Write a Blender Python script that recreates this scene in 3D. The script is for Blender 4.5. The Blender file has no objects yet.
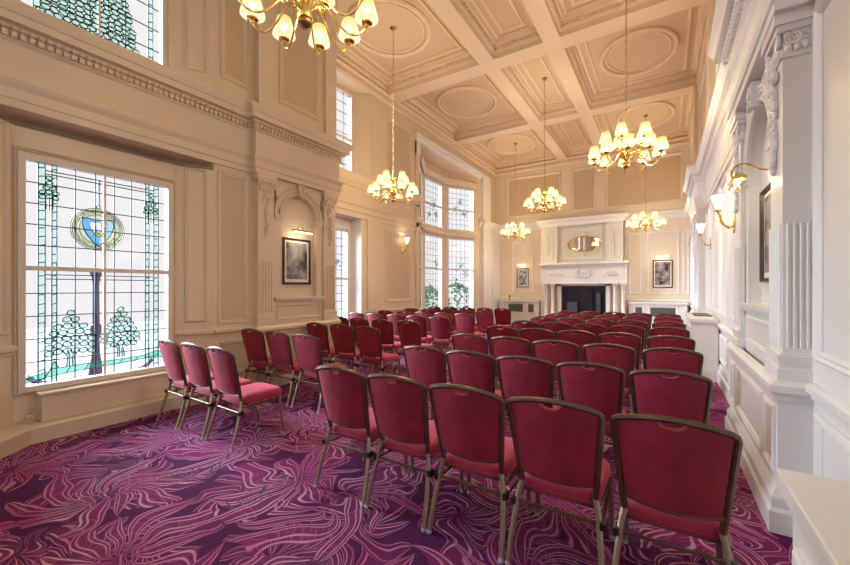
import bpy, bmesh, math, random
from mathutils import Vector, Matrix
random.seed(7)
PI = math.pi
SC = bpy.context.scene
COL = SC.collection
R = math.radians

# ------------------------------------------------------------------ camera
cam_d = bpy.data.cameras.new('camera')
cam = bpy.data.objects.new('camera', cam_d)
COL.objects.link(cam)
cam.location = (0, 0, 1.5)
cam.rotation_euler = (R(90), 0, math.atan(240 / 380))
cam_d.sensor_width = 36
cam_d.lens = 380 / 850 * 36
cam_d.shift_y = 5.5 / 850
cam_d.clip_start = 0.02
SC.camera = cam

# ------------------------------------------------------------------ light
w = bpy.data.worlds.new('sky')
SC.world = w
w.use_nodes = True
bg = w.node_tree.nodes['Background']
bg.inputs[0].default_value = (1.0, 0.975, 0.96, 1)
bg.inputs[1].default_value = 0.71
def sun(name, rot, strength, angle, col):
    l = bpy.data.lights.new(name, 'SUN')
    l.energy = strength; l.angle = R(angle); l.color = col
    o = bpy.data.objects.new(name, l); COL.objects.link(o)
    o.rotation_euler = rot
    o.location = (-12, 2, 8)
    return o
SUN = sun('daylight', (R(66), 0, R(-74)), 19.0, 50, (0.74, 0.86, 1.0))
BULB = 31.0            # watts per lit bulb of a chandelier
WARM = (1.0, 0.81, 0.52)
SC.view_settings.view_transform = 'Standard'
SC.view_settings.look = 'None'
SC.view_settings.exposure = 0.55
SC.view_settings.gamma = 1.0
SC.view_settings.use_curve_mapping = False
SC.cycles.use_denoising = True
SC.cycles.max_bounces = 8
SC.cycles.diffuse_bounces = 5
SC.cycles.transparent_max_bounces = 12
SC.cycles.caustics_reflective = False
SC.cycles.caustics_refractive = False
SC.cycles.sample_clamp_indirect = 4.0

# ------------------------------------------------------------------ materials
def mat(name, col, rough=0.5, metal=0.0, bump=None, vary=None, **kw):
    m = bpy.data.materials.new(name); m.use_nodes = True
    nt = m.node_tree; b = nt.nodes['Principled BSDF']
    b.inputs['Base Color'].default_value = (*col, 1)
    b.inputs['Roughness'].default_value = rough
    b.inputs['Metallic'].default_value = metal
    for k, v in kw.items():
        b.inputs[k.replace('_', ' ')].default_value = v
    tc = nt.nodes.new('ShaderNodeTexCoord')
    if vary:
        sc, amt = vary
        n = nt.nodes.new('ShaderNodeTexNoise'); n.inputs['Scale'].default_value = sc; n.inputs['Detail'].default_value = 4
        r = nt.nodes.new('ShaderNodeValToRGB')
        r.color_ramp.elements[0].position = 0.3; r.color_ramp.elements[1].position = 0.7
        r.color_ramp.elements[0].color = (*[c * (1 - amt) for c in col], 1)
        r.color_ramp.elements[1].color = (*[min(1, c * (1 + amt)) for c in col], 1)
        nt.links.new(tc.outputs['Object'], n.inputs['Vector'])
        nt.links.new(n.outputs['Fac'], r.inputs[0]); nt.links.new(r.outputs[0], b.inputs['Base Color'])
    if bump:
        sc, st = bump
        n = nt.nodes.new('ShaderNodeTexNoise'); n.inputs['Scale'].default_value = sc
        bp = nt.nodes.new('ShaderNodeBump'); bp.inputs['Strength'].default_value = st; bp.inputs['Distance'].default_value = 0.01
        nt.links.new(tc.outputs['Object'], n.inputs['Vector'])
        nt.links.new(n.outputs['Fac'], bp.inputs['Height']); nt.links.new(bp.outputs[0], b.inputs['Normal'])
    return m

M = {}
M['cream'] = mat('cream_paint', (0.68, 0.555, 0.405), 0.42, vary=(1.2, 0.02))
M['white'] = mat('white_paint', (0.78, 0.765, 0.745), 0.4, vary=(1.2, 0.02))
M['ivory'] = mat('ivory_paint', (0.72, 0.625, 0.505), 0.45, vary=(1.2, 0.02))
M['beige'] = mat('beige_panel_paint', (0.56, 0.435, 0.295), 0.5, vary=(1.2, 0.03))
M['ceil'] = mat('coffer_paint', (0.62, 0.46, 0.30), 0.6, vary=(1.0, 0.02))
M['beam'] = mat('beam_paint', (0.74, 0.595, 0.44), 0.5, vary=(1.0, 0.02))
M['stone'] = mat('mantel_paint', (0.68, 0.645, 0.57), 0.4, vary=(3, 0.03))
M['velvet'] = mat('burgundy_velvet', (0.245, 0.009, 0.030), 0.75, bump=(60, 0.25), vary=(9, 0.22), Sheen_Weight=0.55, Sheen_Roughness=0.45)
M['velvet'].node_tree.nodes['Principled BSDF'].inputs['Sheen Tint'].default_value = (1.0, 0.18, 0.26, 1)
M['velvet_lit'] = mat('burgundy_velvet_lit_from_above', (0.33, 0.016, 0.060), 0.7, bump=(60, 0.2), vary=(9, 0.15), Sheen_Weight=0.9, Sheen_Roughness=0.5)  # same burgundy velvet; light from above put into a paler colour and sheen
M['velvet_lit'].node_tree.nodes['Principled BSDF'].inputs['Sheen Tint'].default_value = (1.0, 0.25, 0.32, 1)
M['bronze'] = mat('bronze_frame', (0.16, 0.115, 0.08), 0.38, 0.85, vary=(14, 0.15))
M['bronze_leg'] = mat('light_bronze_legs', (0.40, 0.32, 0.23), 0.32, 0.85, vary=(14, 0.12))
M['glide'] = mat('grey_plastic', (0.5, 0.5, 0.52), 0.5)
M['piping'] = mat('piping_velvet', (0.30, 0.02, 0.06), 0.6)
M['brass'] = mat('polished_brass', (0.80, 0.56, 0.16), 0.22, 1.0, vary=(20, 0.15))
M['brass_dark'] = mat('aged_brass', (0.35, 0.22, 0.08), 0.35, 1.0)
M['candle'] = mat('candle_tube', (0.9, 0.82, 0.62), 0.5)
M['black'] = mat('black_iron', (0.012, 0.012, 0.014), 0.35)
M['darkglass'] = mat('dark_glass', (0.02, 0.022, 0.03), 0.06)
M['wood'] = mat('dark_wood', (0.07, 0.03, 0.016), 0.35, vary=(18, 0.3))
M['mat'] = mat('picture_mount', (0.82, 0.80, 0.74), 0.7)
M['mirror'] = mat('mirror_glass', (0.9, 0.9, 0.88), 0.03, 1.0)
M['lead'] = mat('lead_came', (0.035, 0.045, 0.05), 0.5)
M['sash'] = mat('sash_paint', (0.66, 0.59, 0.50), 0.45)
M['grille'] = mat('grille_metal', (0.10, 0.11, 0.09), 0.5, 0.3)
M['leaf'] = mat('leaf_green', (0.07, 0.17, 0.07), 0.6, vary=(6, 0.4))
M['paving'] = mat('pale_paving', (0.25, 0.245, 0.25), 0.8, vary=(1, 0.1))
M['postblue'] = mat('dark_blue_iron', (0.008, 0.012, 0.045), 0.5)

def glass(name, col, dens=0.0, emi=0):
    """window glass: mostly see-through, tinted, with a little gloss"""
    m = bpy.data.materials.new(name); m.use_nodes = True
    nt = m.node_tree; nt.nodes.clear()
    out = nt.nodes.new('ShaderNodeOutputMaterial')
    tr = nt.nodes.new('ShaderNodeBsdfTransparent'); tr.inputs[0].default_value = (*col, 1)
    tl = nt.nodes.new('ShaderNodeBsdfTranslucent'); tl.inputs[0].default_value = (*[min(1, c * 1.0) for c in col], 1)
    gl = nt.nodes.new('ShaderNodeBsdfGlossy'); gl.inputs['Roughness'].default_value = 0.1
    m1 = nt.nodes.new('ShaderNodeMixShader'); m1.inputs[0].default_value = dens
    m2 = nt.nodes.new('ShaderNodeMixShader'); m2.inputs[0].default_value = 0.03
    nt.links.new(tr.outputs[0], m1.inputs[1]); nt.links.new(tl.outputs[0], m1.inputs[2])
    nt.links.new(m1.outputs[0], m2.inputs[1]); nt.links.new(gl.outputs[0], m2.inputs[2])
    nt.links.new(m2.outputs[0], out.inputs[0])
    return m
G = {
    'clear': glass('clear_glass', (0.95, 0.95, 0.97), 0.0),
    'pale': glass('pale_green_glass', (0.82, 0.94, 0.89), 0.015),
    'mint': glass('mint_glass', (0.74, 0.90, 0.82), 0.015),
    'teal': glass('teal_glass', (0.52, 0.80, 0.70), 0.02),
    'grey': glass('grey_green_glass', (0.62, 0.66, 0.46), 0.05),
    'blue': glass('blue_glass', (0.16, 0.52, 0.92), 0.03),
    'sky': glass('light_blue_glass', (0.42, 0.75, 0.95), 0.03),
    'gold': glass('gold_glass', (0.75, 0.62, 0.06), 0.05),
    'white': glass('feather_glass', (0.9, 0.88, 0.82), 0.95),
}

def shade_mat():
    m = bpy.data.materials.new('cream_lampshade'); m.use_nodes = True
    nt = m.node_tree; nt.nodes.clear()
    out = nt.nodes.new('ShaderNodeOutputMaterial')
    em = nt.nodes.new('ShaderNodeEmission'); em.inputs[1].default_value = 1.15
    tr = nt.nodes.new('ShaderNodeBsdfTransparent'); tr.inputs[0].default_value = (1, 0.93, 0.75, 1)
    tc = nt.nodes.new('ShaderNodeTexCoord'); sp = nt.nodes.new('ShaderNodeSeparateXYZ')
    rp = nt.nodes.new('ShaderNodeValToRGB')
    rp.color_ramp.elements[0].color = (1.0, 0.90, 0.60, 1); rp.color_ramp.elements[1].color = (0.86, 0.58, 0.15, 1)
    nt.links.new(tc.outputs['Generated'], sp.inputs[0]); nt.links.new(sp.outputs[2], rp.inputs[0])
    nt.links.new(rp.outputs[0], em.inputs[0])
    mx = nt.nodes.new('ShaderNodeMixShader'); mx.inputs[0].default_value = 0.72
    nt.links.new(tr.outputs[0], mx.inputs[1]); nt.links.new(em.outputs[0], mx.inputs[2])
    nt.links.new(mx.outputs[0], out.inputs[0])
    return m
M['shade'] = shade_mat()
def emit(name, col, s):
    m = bpy.data.materials.new(name); m.use_nodes = True
    b = m.node_tree.nodes['Principled BSDF']
    b.inputs['Base Color'].default_value = (*col, 1)
    b.inputs['Emission Color'].default_value = (*col, 1); b.inputs['Emission Strength'].default_value = s
    return m
M['bulb'] = emit('glowing_bulb', (1, 0.88, 0.66), 5)

def carpet():
    m = bpy.data.materials.new('swirl_carpet'); m.use_nodes = True
    nt = m.node_tree; N = nt.nodes; L = nt.links; b = N['Principled BSDF']
    b.inputs['Roughness'].default_value = 0.95
    b.inputs['Specular IOR Level'].default_value = 0.15
    def math_(op, a, c=None, d=None):
        n = N.new('ShaderNodeMath'); n.operation = op
        for i, v in enumerate((a, c, d)):
            if v is None: continue
            if isinstance(v, (int, float)): n.inputs[i].default_value = v
            else: L.new(v, n.inputs[i])
        return n.outputs[0]
    tc = N.new('ShaderNodeTexCoord')
    def ss(x, lo, hi):
        n = N.new('ShaderNodeMapRange'); n.interpolation_type = 'SMOOTHSTEP'
        n.inputs['From Min'].default_value = lo; n.inputs['From Max'].default_value = hi
        L.new(x, n.inputs['Value']); return n.outputs[0]
    def layer(scale, rand, k, R0, swirl, off, warp, wscale, lines):
        """plumes of nested curling loops growing out of scattered centres"""
        mp = N.new('ShaderNodeMapping'); mp.inputs['Location'].default_value = off
        L.new(tc.outputs['Object'], mp.inputs[0])
        nz = N.new('ShaderNodeTexNoise'); nz.inputs['Scale'].default_value = wscale; nz.inputs['Detail'].default_value = 0.6
        L.new(mp.outputs[0], nz.inputs['Vector'])
        vm = N.new('ShaderNodeVectorMath'); vm.operation = 'SUBTRACT'; vm.inputs[1].default_value = (0.5, 0.5, 0.5)
        L.new(nz.outputs['Color'], vm.inputs[0])
        vs = N.new('ShaderNodeVectorMath'); vs.operation = 'SCALE'; vs.inputs['Scale'].default_value = warp
        L.new(vm.outputs[0], vs.inputs[0])
        va = N.new('ShaderNodeVectorMath'); va.operation = 'ADD'
        L.new(mp.outputs[0], va.inputs[0]); L.new(vs.outputs[0], va.inputs[1])
        vo = N.new('ShaderNodeTexVoronoi'); vo.voronoi_dimensions = '2D'; vo.feature = 'F1'
        vo.inputs['Scale'].default_value = scale; vo.inputs['Randomness'].default_value = rand
        L.new(va.outputs[0], vo.inputs['Vector'])
        df = N.new('ShaderNodeVectorMath'); df.operation = 'SUBTRACT'
        L.new(va.outputs[0], df.inputs[0]); L.new(vo.outputs['Position'], df.inputs[1])
        sp = N.new('ShaderNodeSeparateXYZ'); L.new(df.outputs[0], sp.inputs[0])
        a = math_('ARCTAN2', sp.outputs[1], sp.outputs[0])
        r = math_('SQRT', math_('ADD', math_('MULTIPLY', sp.outputs[0], sp.outputs[0]), math_('MULTIPLY', sp.outputs[1], sp.outputs[1])))
        ph = math_('ADD', math_('MULTIPLY', a, k / (2 * PI)), math_('MULTIPLY', r, swirl))
        ph = math_('ADD', ph, 20.0)
        fl = math_('FLOOR', ph)
        u = math_('ABSOLUTE', math_('SUBTRACT', math_('SUBTRACT', ph, fl), 0.5))
        hsh = math_('FRACT', math_('MULTIPLY', math_('MODULO', fl, k), 0.618))
        Rp = math_('ADD', math_('MULTIPLY', hsh, R0 * 0.7), R0 * 0.75)
        t = math_('MINIMUM', math_('DIVIDE', r, Rp), 1.0)
        wd = math_('MULTIPLY', math_('SINE', math_('MULTIPLY', math_('POWER', t, 0.8), PI)), 0.47)
        q = math_('DIVIDE', u, math_('MAXIMUM', wd, 0.001))
        body = math_('SUBTRACT', 1.0, ss(q, 0.95, 1.03))
        f = math_('ABSOLUTE', math_('SUBTRACT', math_('FRACT', math_('ADD', math_('MULTIPLY', q, lines), 0.5)), 0.5))
        ln = math_('SUBTRACT', 1.0, ss(f, 0.09, 0.24))
        ln = math_('MULTIPLY', ln, math_('MULTIPLY', body, ss(q, 0.12, 0.2)))
        return ln, body, q
    l1, b1, q1 = layer(1.12, 0.6, 10, 0.56, 1.9, (0.2, 0.1, 0), 0.55, 2.3, 2.5)
    l2, b2, q2 = layer(1.7, 0.85, 7, 0.38, -3.0, (3.3, 1.7, 0), 0.42, 3.2, 2.0)
    line = math_('MAXIMUM', l1, math_('MULTIPLY', l2, math_('SUBTRACT', 1.0, math_('MULTIPLY', b1, 0.75))))
    body = math_('MAXIMUM', b1, math_('MULTIPLY', b2, 0.6))
    def mix(f, c1, c2):
        n = N.new('ShaderNodeMix'); n.data_type = 'RGBA'
        if isinstance(f, float): n.inputs[0].default_value = f
        else: L.new(f, n.inputs[0])
        for i, c in ((6, c1), (7, c2)):
            if isinstance(c, tuple): n.inputs[i].default_value = (*c, 1)
            else: L.new(c, n.inputs[i])
        return n.outputs[2]
    n3 = N.new('ShaderNodeTexNoise'); n3.inputs['Scale'].default_value = 2.6
    L.new(tc.outputs['Object'], n3.inputs['Vector'])
    base = mix(body, (0.082, 0.012, 0.068), (0.185, 0.022, 0.105))
    pink = mix(ss(n3.outputs['Fac'], 0.35, 0.65), (0.50, 0.14, 0.29), (0.62, 0.36, 0.48))
    c = mix(math_('MULTIPLY', line, 0.9), base, pink)
    teal = math_('MULTIPLY', math_('MULTIPLY', l2, ss(n3.outputs['Fac'], 0.56, 0.62)), 0.9)
    c = mix(teal, c, (0.03, 0.03, 0.07))
    L.new(c, b.inputs['Base Color'])
    fz = N.new('ShaderNodeTexNoise'); fz.inputs['Scale'].default_value = 220
    L.new(tc.outputs['Object'], fz.inputs['Vector'])
    bp = N.new('ShaderNodeBump'); bp.inputs['Strength'].default_value = 0.4; bp.inputs['Distance'].default_value = 0.004
    L.new(fz.outputs['Fac'], bp.inputs['Height']); L.new(bp.outputs[0], b.inputs['Normal'])
    return m
M['carpet'] = carpet()

def print_mat(name, c1, c2, scale, seed):
    m = bpy.data.materials.new(name); m.use_nodes = True
    nt = m.node_tree; b = nt.nodes['Principled BSDF']; b.inputs['Roughness'].default_value = 0.25
    tc = nt.nodes.new('ShaderNodeTexCoord')
    mp = nt.nodes.new('ShaderNodeMapping'); mp.inputs['Location'].default_value = (seed, seed * 1.7, seed * 0.3)
    n = nt.nodes.new('ShaderNodeTexNoise'); n.inputs['Scale'].default_value = scale; n.inputs['Detail'].default_value = 5
    r = nt.nodes.new('ShaderNodeValToRGB')
    r.color_ramp.elements[0].position = 0.35; r.color_ramp.elements[1].position = 0.72
    r.color_ramp.elements[0].color = (*c1, 1); r.color_ramp.elements[1].color = (*c2, 1)
    nt.links.new(tc.outputs['Object'], mp.inputs[0]); nt.links.new(mp.outputs[0], n.inputs['Vector'])
    nt.links.new(n.outputs['Fac'], r.inputs[0]); nt.links.new(r.outputs[0], b.inputs['Base Color'])
    return m

# ------------------------------------------------------------------ mesh helpers
class Frame:
    """wall-local frame: s along the wall, d out of the wall into the room, z up"""
    def __init__(self, o, S, Nn):
        self.o = Vector(o); self.S = Vector(S).normalized(); self.N = Vector(Nn).normalized()
    def __call__(self, s, d, z):
        return self.o + self.S * s + self.N * d + Vector((0, 0, z))
    def shift(self, s=0, d=0, z=0):
        return Frame(self(s, d, z), self.S, self.N)
WORLD = Frame((0, 0, 0), (1, 0, 0), (0, 1, 0))

def empty(name, loc, parent=None):
    o = bpy.data.objects.new(name, None); o.empty_display_size = 0.1
    COL.objects.link(o); o.location = loc
    if parent: o.parent = parent
    return o
def tag(o, label=None, cat=None, group=None, kind=None):
    if label: o['label'] = label
    if cat: o['category'] = cat
    if group: o['group'] = group
    if kind: o['kind'] = kind
    return o

class MB:
    def __init__(self, fr=WORLD):
        self.f = fr; self.v = []; self.p = []
    def add(self, pts, faces):
        n = len(self.v)
        self.v += [self.f(*q) for q in pts]
        self.p += [tuple(n + i for i in fc) for fc in faces]
        return self
    def box(self, a0, a1, b0, b1, z0, z1):
        pts = [(a, b, z) for z in (z0, z1) for b in (b0, b1) for a in (a0, a1)]
        return self.add(pts, [(0, 1, 3, 2), (4, 5, 7, 6), (0, 1, 5, 4), (2, 3, 7, 6), (0, 2, 6, 4), (1, 3, 7, 5)])
    def prism(self, poly, z0, z1):
        n = len(poly)
        pts = [(x, y, z0) for x, y in poly] + [(x, y, z1) for x, y in poly]
        return self.add(pts, [tuple(range(n)), tuple(range(n, 2 * n))] + [(i, (i + 1) % n, n + (i + 1) % n, n + i) for i in range(n)])
    def face_prism(self, poly, d0, d1):
        """polygon in the (s,z) plane given thickness in d"""
        n = len(poly)
        pts = [(s, d0, z) for s, z in poly] + [(s, d1, z) for s, z in poly]
        return self.add(pts, [tuple(range(n)), tuple(range(n, 2 * n))] + [(i, (i + 1) % n, n + (i + 1) % n, n + i) for i in range(n)])
    def rings(self, rings, close=False, caps=True):
        m = len(rings[0]); pts = [q for r_ in rings for q in r_]; k = len(rings)
        fc = []
        for i in range(k if close else k - 1):
            j = (i + 1) % k
            for a in range(m):
                b = (a + 1) % m
                fc.append((i * m + a, i * m + b, j * m + b, j * m + a))
        if caps and not close:
            fc += [tuple(range(m)), tuple((k - 1) * m + a for a in range(m))]
        return self.add(pts, fc)
    def lathe(self, c, prof, n=16):
        rg = []
        for r_, z in prof:
            rg.append([(c[0] + r_ * math.cos(2 * PI * i / n), c[1] + r_ * math.sin(2 * PI * i / n), c[2] + z) for i in range(n)])
        return self.rings(rg)
    def tube(self, path, r_, n=8, close=False, flat=None):
        P = [Vector(q) for q in path]; k = len(P); rg = []
        up = Vector((0.0123, 0.0231, 1)).normalized(); prev = None
        for i in range(k):
            if close: t = P[(i + 1) % k] - P[i - 1]
            else: t = P[min(i + 1, k - 1)] - P[max(i - 1, 0)]
            t.normalize()
            u = prev if prev is not None else (Vector((1, 0, 0)) if abs(t.dot(up)) > 0.95 else up)
            u = (u - t * u.dot(t)).normalized(); prev = u; vv = t.cross(u)
            rr = r_[i] if isinstance(r_, (list, tuple)) else r_
            ru, rv = (rr, rr) if flat is None else flat
            rg.append([tuple(P[i] + u * (math.cos(2 * PI * (a + .5) / n) * ru) + vv * (math.sin(2 * PI * (a + .5) / n) * rv)) for a in range(n)])
        return self.rings(rg, close)
    def ell(self, c, r_, n=8, m=5):
        rg = []
        for j in range(m + 1):
            ph = PI * (j / m) * 0.98 + 0.03
            rg.append([(c[0] + r_[0] * math.sin(ph) * math.cos(2 * PI * i / n), c[1] + r_[1] * math.sin(ph) * math.sin(2 * PI * i / n), c[2] - r_[2] * math.cos(ph)) for i in range(n)])
        return self.rings(rg)
    def ring_rect(self, s0, s1, z0, z1, w=0.05, h=0.025, d0=0.0):
        """mitred picture-frame moulding round a wall panel"""
        prof = [(0, 0), (0, h * .6), (w * .25, h), (w * .5, h * .55), (w * .75, h * .75), (w, h * .2), (w, 0)]
        cs = [(s0, z0, 1, 1), (s1, z0, -1, 1), (s1, z1, -1, -1), (s0, z1, 1, -1)]
        return self.rings([[(s + a * o, d0 + d, z + b * o) for o, d in prof] for s, z, a, b in cs], close=True)
    def sweep(self, path, prof, side=1, close=False):
        """profile (d,z) swept along a plan path, mitred at corners; d goes to the left (side=1) of travel"""
        k = len(path); rg = []
        for i in range(k):
            x, y = path[i]; ns = []
            for a, b in (((i - 1), i), (i, i + 1)):
                if not close and (a < 0 or b >= k): continue
                p, q = path[a % k], path[b % k]
                dx, dy = q[0] - p[0], q[1] - p[1]; l = math.hypot(dx, dy)
                ns.append((-dy / l * side, dx / l * side))
            if len(ns) == 2:
                mx, my = ns[0][0] + ns[1][0], ns[0][1] + ns[1][1]
                q = mx * ns[0][0] + my * ns[0][1]; mx /= q; my /= q
            else: mx, my = ns[0]
            rg.append([(x + mx * d, y + my * d, z) for d, z in prof])
        return self.rings(rg, close)
    def build(self, name, m, parent=None, smooth=False, kind=None, bevel=0):
        me = bpy.data.meshes.new(name)
        org = Vector((0, 0, 0))
        if parent is not None:
            p = parent
            while p is not None:
                org += Vector(p.location); p = p.parent
        me.from_pydata([tuple(q - org) for q in self.v], [], self.p)
        bm = bmesh.new(); bm.from_mesh(me)
        bmesh.ops.recalc_face_normals(bm, faces=bm.faces)
        if bevel:
            bmesh.ops.bevel(bm, geom=[e for e in bm.edges if len(e.link_faces) == 2 and e.calc_face_angle(0) > 0.6], offset=bevel, segments=2, affect='EDGES', profile=0.6)
        bm.to_mesh(me); bm.free()
        if smooth:
            me.polygons.foreach_set('use_smooth', [True] * len(me.polygons))
            try: me.set_sharp_from_angle(angle=R(42))
            except Exception: pass
        me.materials.append(m)
        o = bpy.data.objects.new(name, me); COL.objects.link(o)
        if parent is not None: o.parent = parent
        if kind: o['kind'] = kind
        return o

def copy_tree(o, parent=None):
    c = o.copy(); COL.objects.link(c); c.parent = parent
    for ch in list(o.children): copy_tree(ch, c)
    return c

def wall_cells(mb, s0, s1, z0, z1, holes, d0=-0.3, d1=0.0):
    ss = sorted({s0, s1, *[h for H in holes for h in H[:2]]}); ss = [s for s in ss if s0 <= s <= s1]
    for a, b in zip(ss, ss[1:]):
        hs = sorted([(h[2], h[3]) for h in holes if h[0] < (a + b) / 2 < h[1]])
        z = z0
        for h0, h1 in hs:
            if h0 > z: mb.box(a, b, d0, d1, z, h0)
            z = h1
        if z < z1: mb.box(a, b, d0, d1, z, z1)

# ------------------------------------------------------------------ room constants
H = 7.0
XR, XL, XN, YE, YB = 0.75, -6.3, -5.2, 15.8, -3.2
FR = Frame((XR, 0, 0), (0, 1, 0), (-1, 0, 0))
FL = Frame((XL, 0, 0), (0, 1, 0), (1, 0, 0))
FN = Frame((XN, 0, 0), (0, 1, 0), (1, 0, 0))
FE = Frame((0, YE, 0), (1, 0, 0), (0, -1, 0))

# ------------------------------------------------------------------ structure
MB().prism([(-7.6, YB - .3), (XR + .3, YB - .3), (XR + .3, YE + .3), (-7.6, YE + .3)], -0.1, 0).build('floor', M['carpet'], kind='structure')
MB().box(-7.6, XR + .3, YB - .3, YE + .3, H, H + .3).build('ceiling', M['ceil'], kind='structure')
ceiling = bpy.data.objects['ceiling']

# right wall
mb = MB(FR); mb.box(YB, YE, -0.3, 0, 0, H); wr = mb.build('wall_right', M['white'], kind='structure')
# end wall
mb = MB(FE); mb.box(-7.6, XR + .3, -0.3, 0, 0, H); we = mb.build('wall_end', M['ivory'], kind='structure')
# back wall with a tall window opening behind the camera, added for fill daylight
FB = Frame((0, YB, 0), (1, 0, 0), (0, 1, 0))
mb = MB(FB); wall_cells(mb, -7.6, XR + .3, 0, H, [(-4.2, -0.9, 0.9, 5.6)]); mb.build('wall_back', M['cream'], kind='structure')
# left wall, near part (bay) and far part (set back)
LOW = (0.70, 2.84, 0.0, 3.2); UPP = (0.70, 2.84, 4.15, 6.6)
mb = MB(FN); wall_cells(mb, YB, 4.98, 0, H, [LOW, UPP]); wln = mb.build('wall_left', M['cream'], kind='structure')
W2 = (5.35, 7.07, 0.0, 3.2); W2U = (5.3, 7.42, 4.25, 6.42); BF = (9.6, 13.9, 0.0, 5.88)
mb = MB(FL); wall_cells(mb, 4.6, YE, 0, H, [W2, W2U, BF])
mb.f = WORLD; mb.box(XL - .3, XN - .1, 4.68, 4.98, 0, H)
mb.build('wall_left_far', M['cream'], kind='structure')

def bay(name, pts, z0, z1, hole_idx, holes, m, thick=0.2):
    """bay walls along plan points (room on +X side); holes given per facet"""
    mb = MB()
    for i, (p, q) in enumerate(zip(pts, pts[1:])):
        v = Vector((q[0] - p[0], q[1] - p[1], 0)); l = v.length
        fr = Frame((p[0], p[1], 0), v, (v.y, -v.x, 0))
        mb.f = fr
        wall_cells(mb, 0, l, z0, z1, holes.get(i, []), -thick, 0)
        mb.f = WORLD
    o = mb.build(name, m, kind='structure')
    return o
P1 = [(XN - .0, 0.70), (-5.4, 1.0), (-5.4, 2.45), (XN, 2.84)]
bay('wall_bay', P1, 0, 3.10, 0, {1: [(0.02, 1.41, 0.46, 2.84)]}, M['cream'])
bay('wall_bay_outer', [(XN - .02, .60), (-5.6, .92), (-5.6, 2.53), (XN - .02, 2.97)], 2.95, 3.35, 0, {}, M['beige'])
bay('wall_bay_upper', P1, 4.0, 6.75, 0, {1: [(0.0, 1.38, 4.2, 6.3)]}, M['cream'])
# window 2 recess (lower and upper)
P2 = [(XL - .002, 5.37), (-6.65, 5.37), (-6.65, 7.05), (XL - .002, 7.05)]
bay('wall_recess', P2, 0, 3.35, 0, {1: [(0.1, 1.62, 0.55, 2.95)]}, M['white'])
P2U = [(XL - .002, 5.32), (-6.65, 5.5), (-6.65, 7.15), (XL - .002, 7.40)]
bay('wall_recess_upper', P2U, 4.1, 6.6, 0, {1: [(0.05, 1.62, 4.25, 6.36)]}, M['cream'])
PF = [(XL, 9.6), (-7.04, 11.0), (-7.04, 12.5), (XL, 13.9)]
lf = math.hypot(.74, 1.4)
HF = {0: [(0.2, lf - .12, .6, 3.43), (0.2, lf - .12, 3.68, 5.4)],
      1: [(0.1, 1.40, .6, 3.43), (0.1, 1.40, 3.68, 5.4)],
      2: [(0.12, lf - .15, .6, 3.43), (0.12, lf - .15, 3.68, 5.4)]}
bay('wall_bay_far', PF, 0, 6.1, 0, HF, M['cream'])
# bay lids
mb = MB(); mb.prism([(XN - .02, .7), (-5.62, .9), (-5.62, 2.6), (XN - .02, 2.84)], 3.215, 3.3)
mb.prism([(XN - .31, .6), (-5.7, .9), (-5.7, 2.6), (XN - .31, 2.94)], 6.61, 6.75)
mb.prism([(XN - .31, .6), (-5.7, .9), (-5.7, 2.6), (XN - .31, 2.94)], 4.05, 4.14)
mb.prism([(XL - .02, 5.3), (-6.9, 5.3), (-6.9, 7.1), (XL - .02, 7.1)], 3.215, 3.32)
mb.prism([(XL - .02, 5.2), (-6.9, 5.2), (-6.9, 7.5), (XL - .02, 7.5)], 6.43, 6.55)
mb.prism([(XL - .02, 5.2), (-6.9, 5.2), (-6.9, 7.5), (XL - .02, 7.5)], 4.1, 4.24)
mb.prism([(XL - .02, 9.5), (-7.3, 10.9), (-7.3, 12.6), (XL - .02, 14)], 5.89, 6.1)
mb.build('ceiling_bay', M['cream'], kind='structure')

# ------------------------------------------------------------------ entablature, cornices, skirting
ENT = [(0, 3.2), (.03, 3.2), (.03, 3.27), (.045, 3.28), (.045, 3.37), (.075, 3.42), (.08, 3.44), (.02, 3.47), (.02, 3.80), (.05, 3.82),
       (.05, 3.90), (.08, 3.91), (.08, 3.945), (.15, 3.95), (.155, 4.02), (.17, 4.03), (.20, 4.09), (.20, 4.13), (0, 4.16)]
def dentils(mb, path, side, z0, z1, d0, d1, pitch=.06, wd=.036):
    for p, q in zip(path, path[1:]):
        v = Vector((q[0] - p[0], q[1] - p[1], 0)); l = v.length
        if l < .2: continue
        fr = Frame((p[0], p[1], 0), v, Vector((-v.y, v.x, 0)) * side)
        o = mb.f; mb.f = fr
        n = int(l / pitch)
        for i in range(n):
            s = (i + .5) * l / n
            mb.box(s - wd / 2, s + wd / 2, d0, d1, z0, z1)
        mb.f = o
def beads(mb, path, side, z, d, r_, pitch=.06):
    for p, q in zip(path, path[1:]):
        v = Vector((q[0] - p[0], q[1] - p[1], 0)); l = v.length
        if l < .2: continue
        fr = Frame((p[0], p[1], 0), v, Vector((-v.y, v.x, 0)) * side)
        o = mb.f; mb.f = fr
        n = int(l / pitch)
        for i in range(n):
            mb.ell(((i + .5) * l / n, d, z), r_, 6, 3)
        mb.f = o
PL0, PL1 = 3.40, 5.05      # left pier
LP = [(XN, YB), (XN, PL0), (XN + .12, PL0), (XN + .12, PL1), (XL + .05, PL1)]
mb = MB(); mb.sweep(LP, ENT, side=-1)
e1 = mb.build('trim_1', M['cream'], kind='structure')
mb = MB(); dentils(mb, LP, -1, 3.835, 3.885, .045, .085); beads(mb, LP, -1, 3.915, .085, (.026, .02, .026))
mb.build('dentil_band', M['cream'], e1)
PR0, PR1, PQ0, PQ1 = 3.18, 5.07, 10.1, 11.95
RP = [(XR, YB), (XR, PR0 - .03), (XR - .15, PR0 - .03), (XR - .15, PR1), (XR, PR1), (XR, PQ0), (XR - .15, PQ0), (XR - .15, PQ1), (XR, PQ1), (XR, YE)]
mb = MB(); mb.sweep(RP, ENT, side=1)
e2 = mb.build('trim_2', M['white'], kind='structure')
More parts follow.
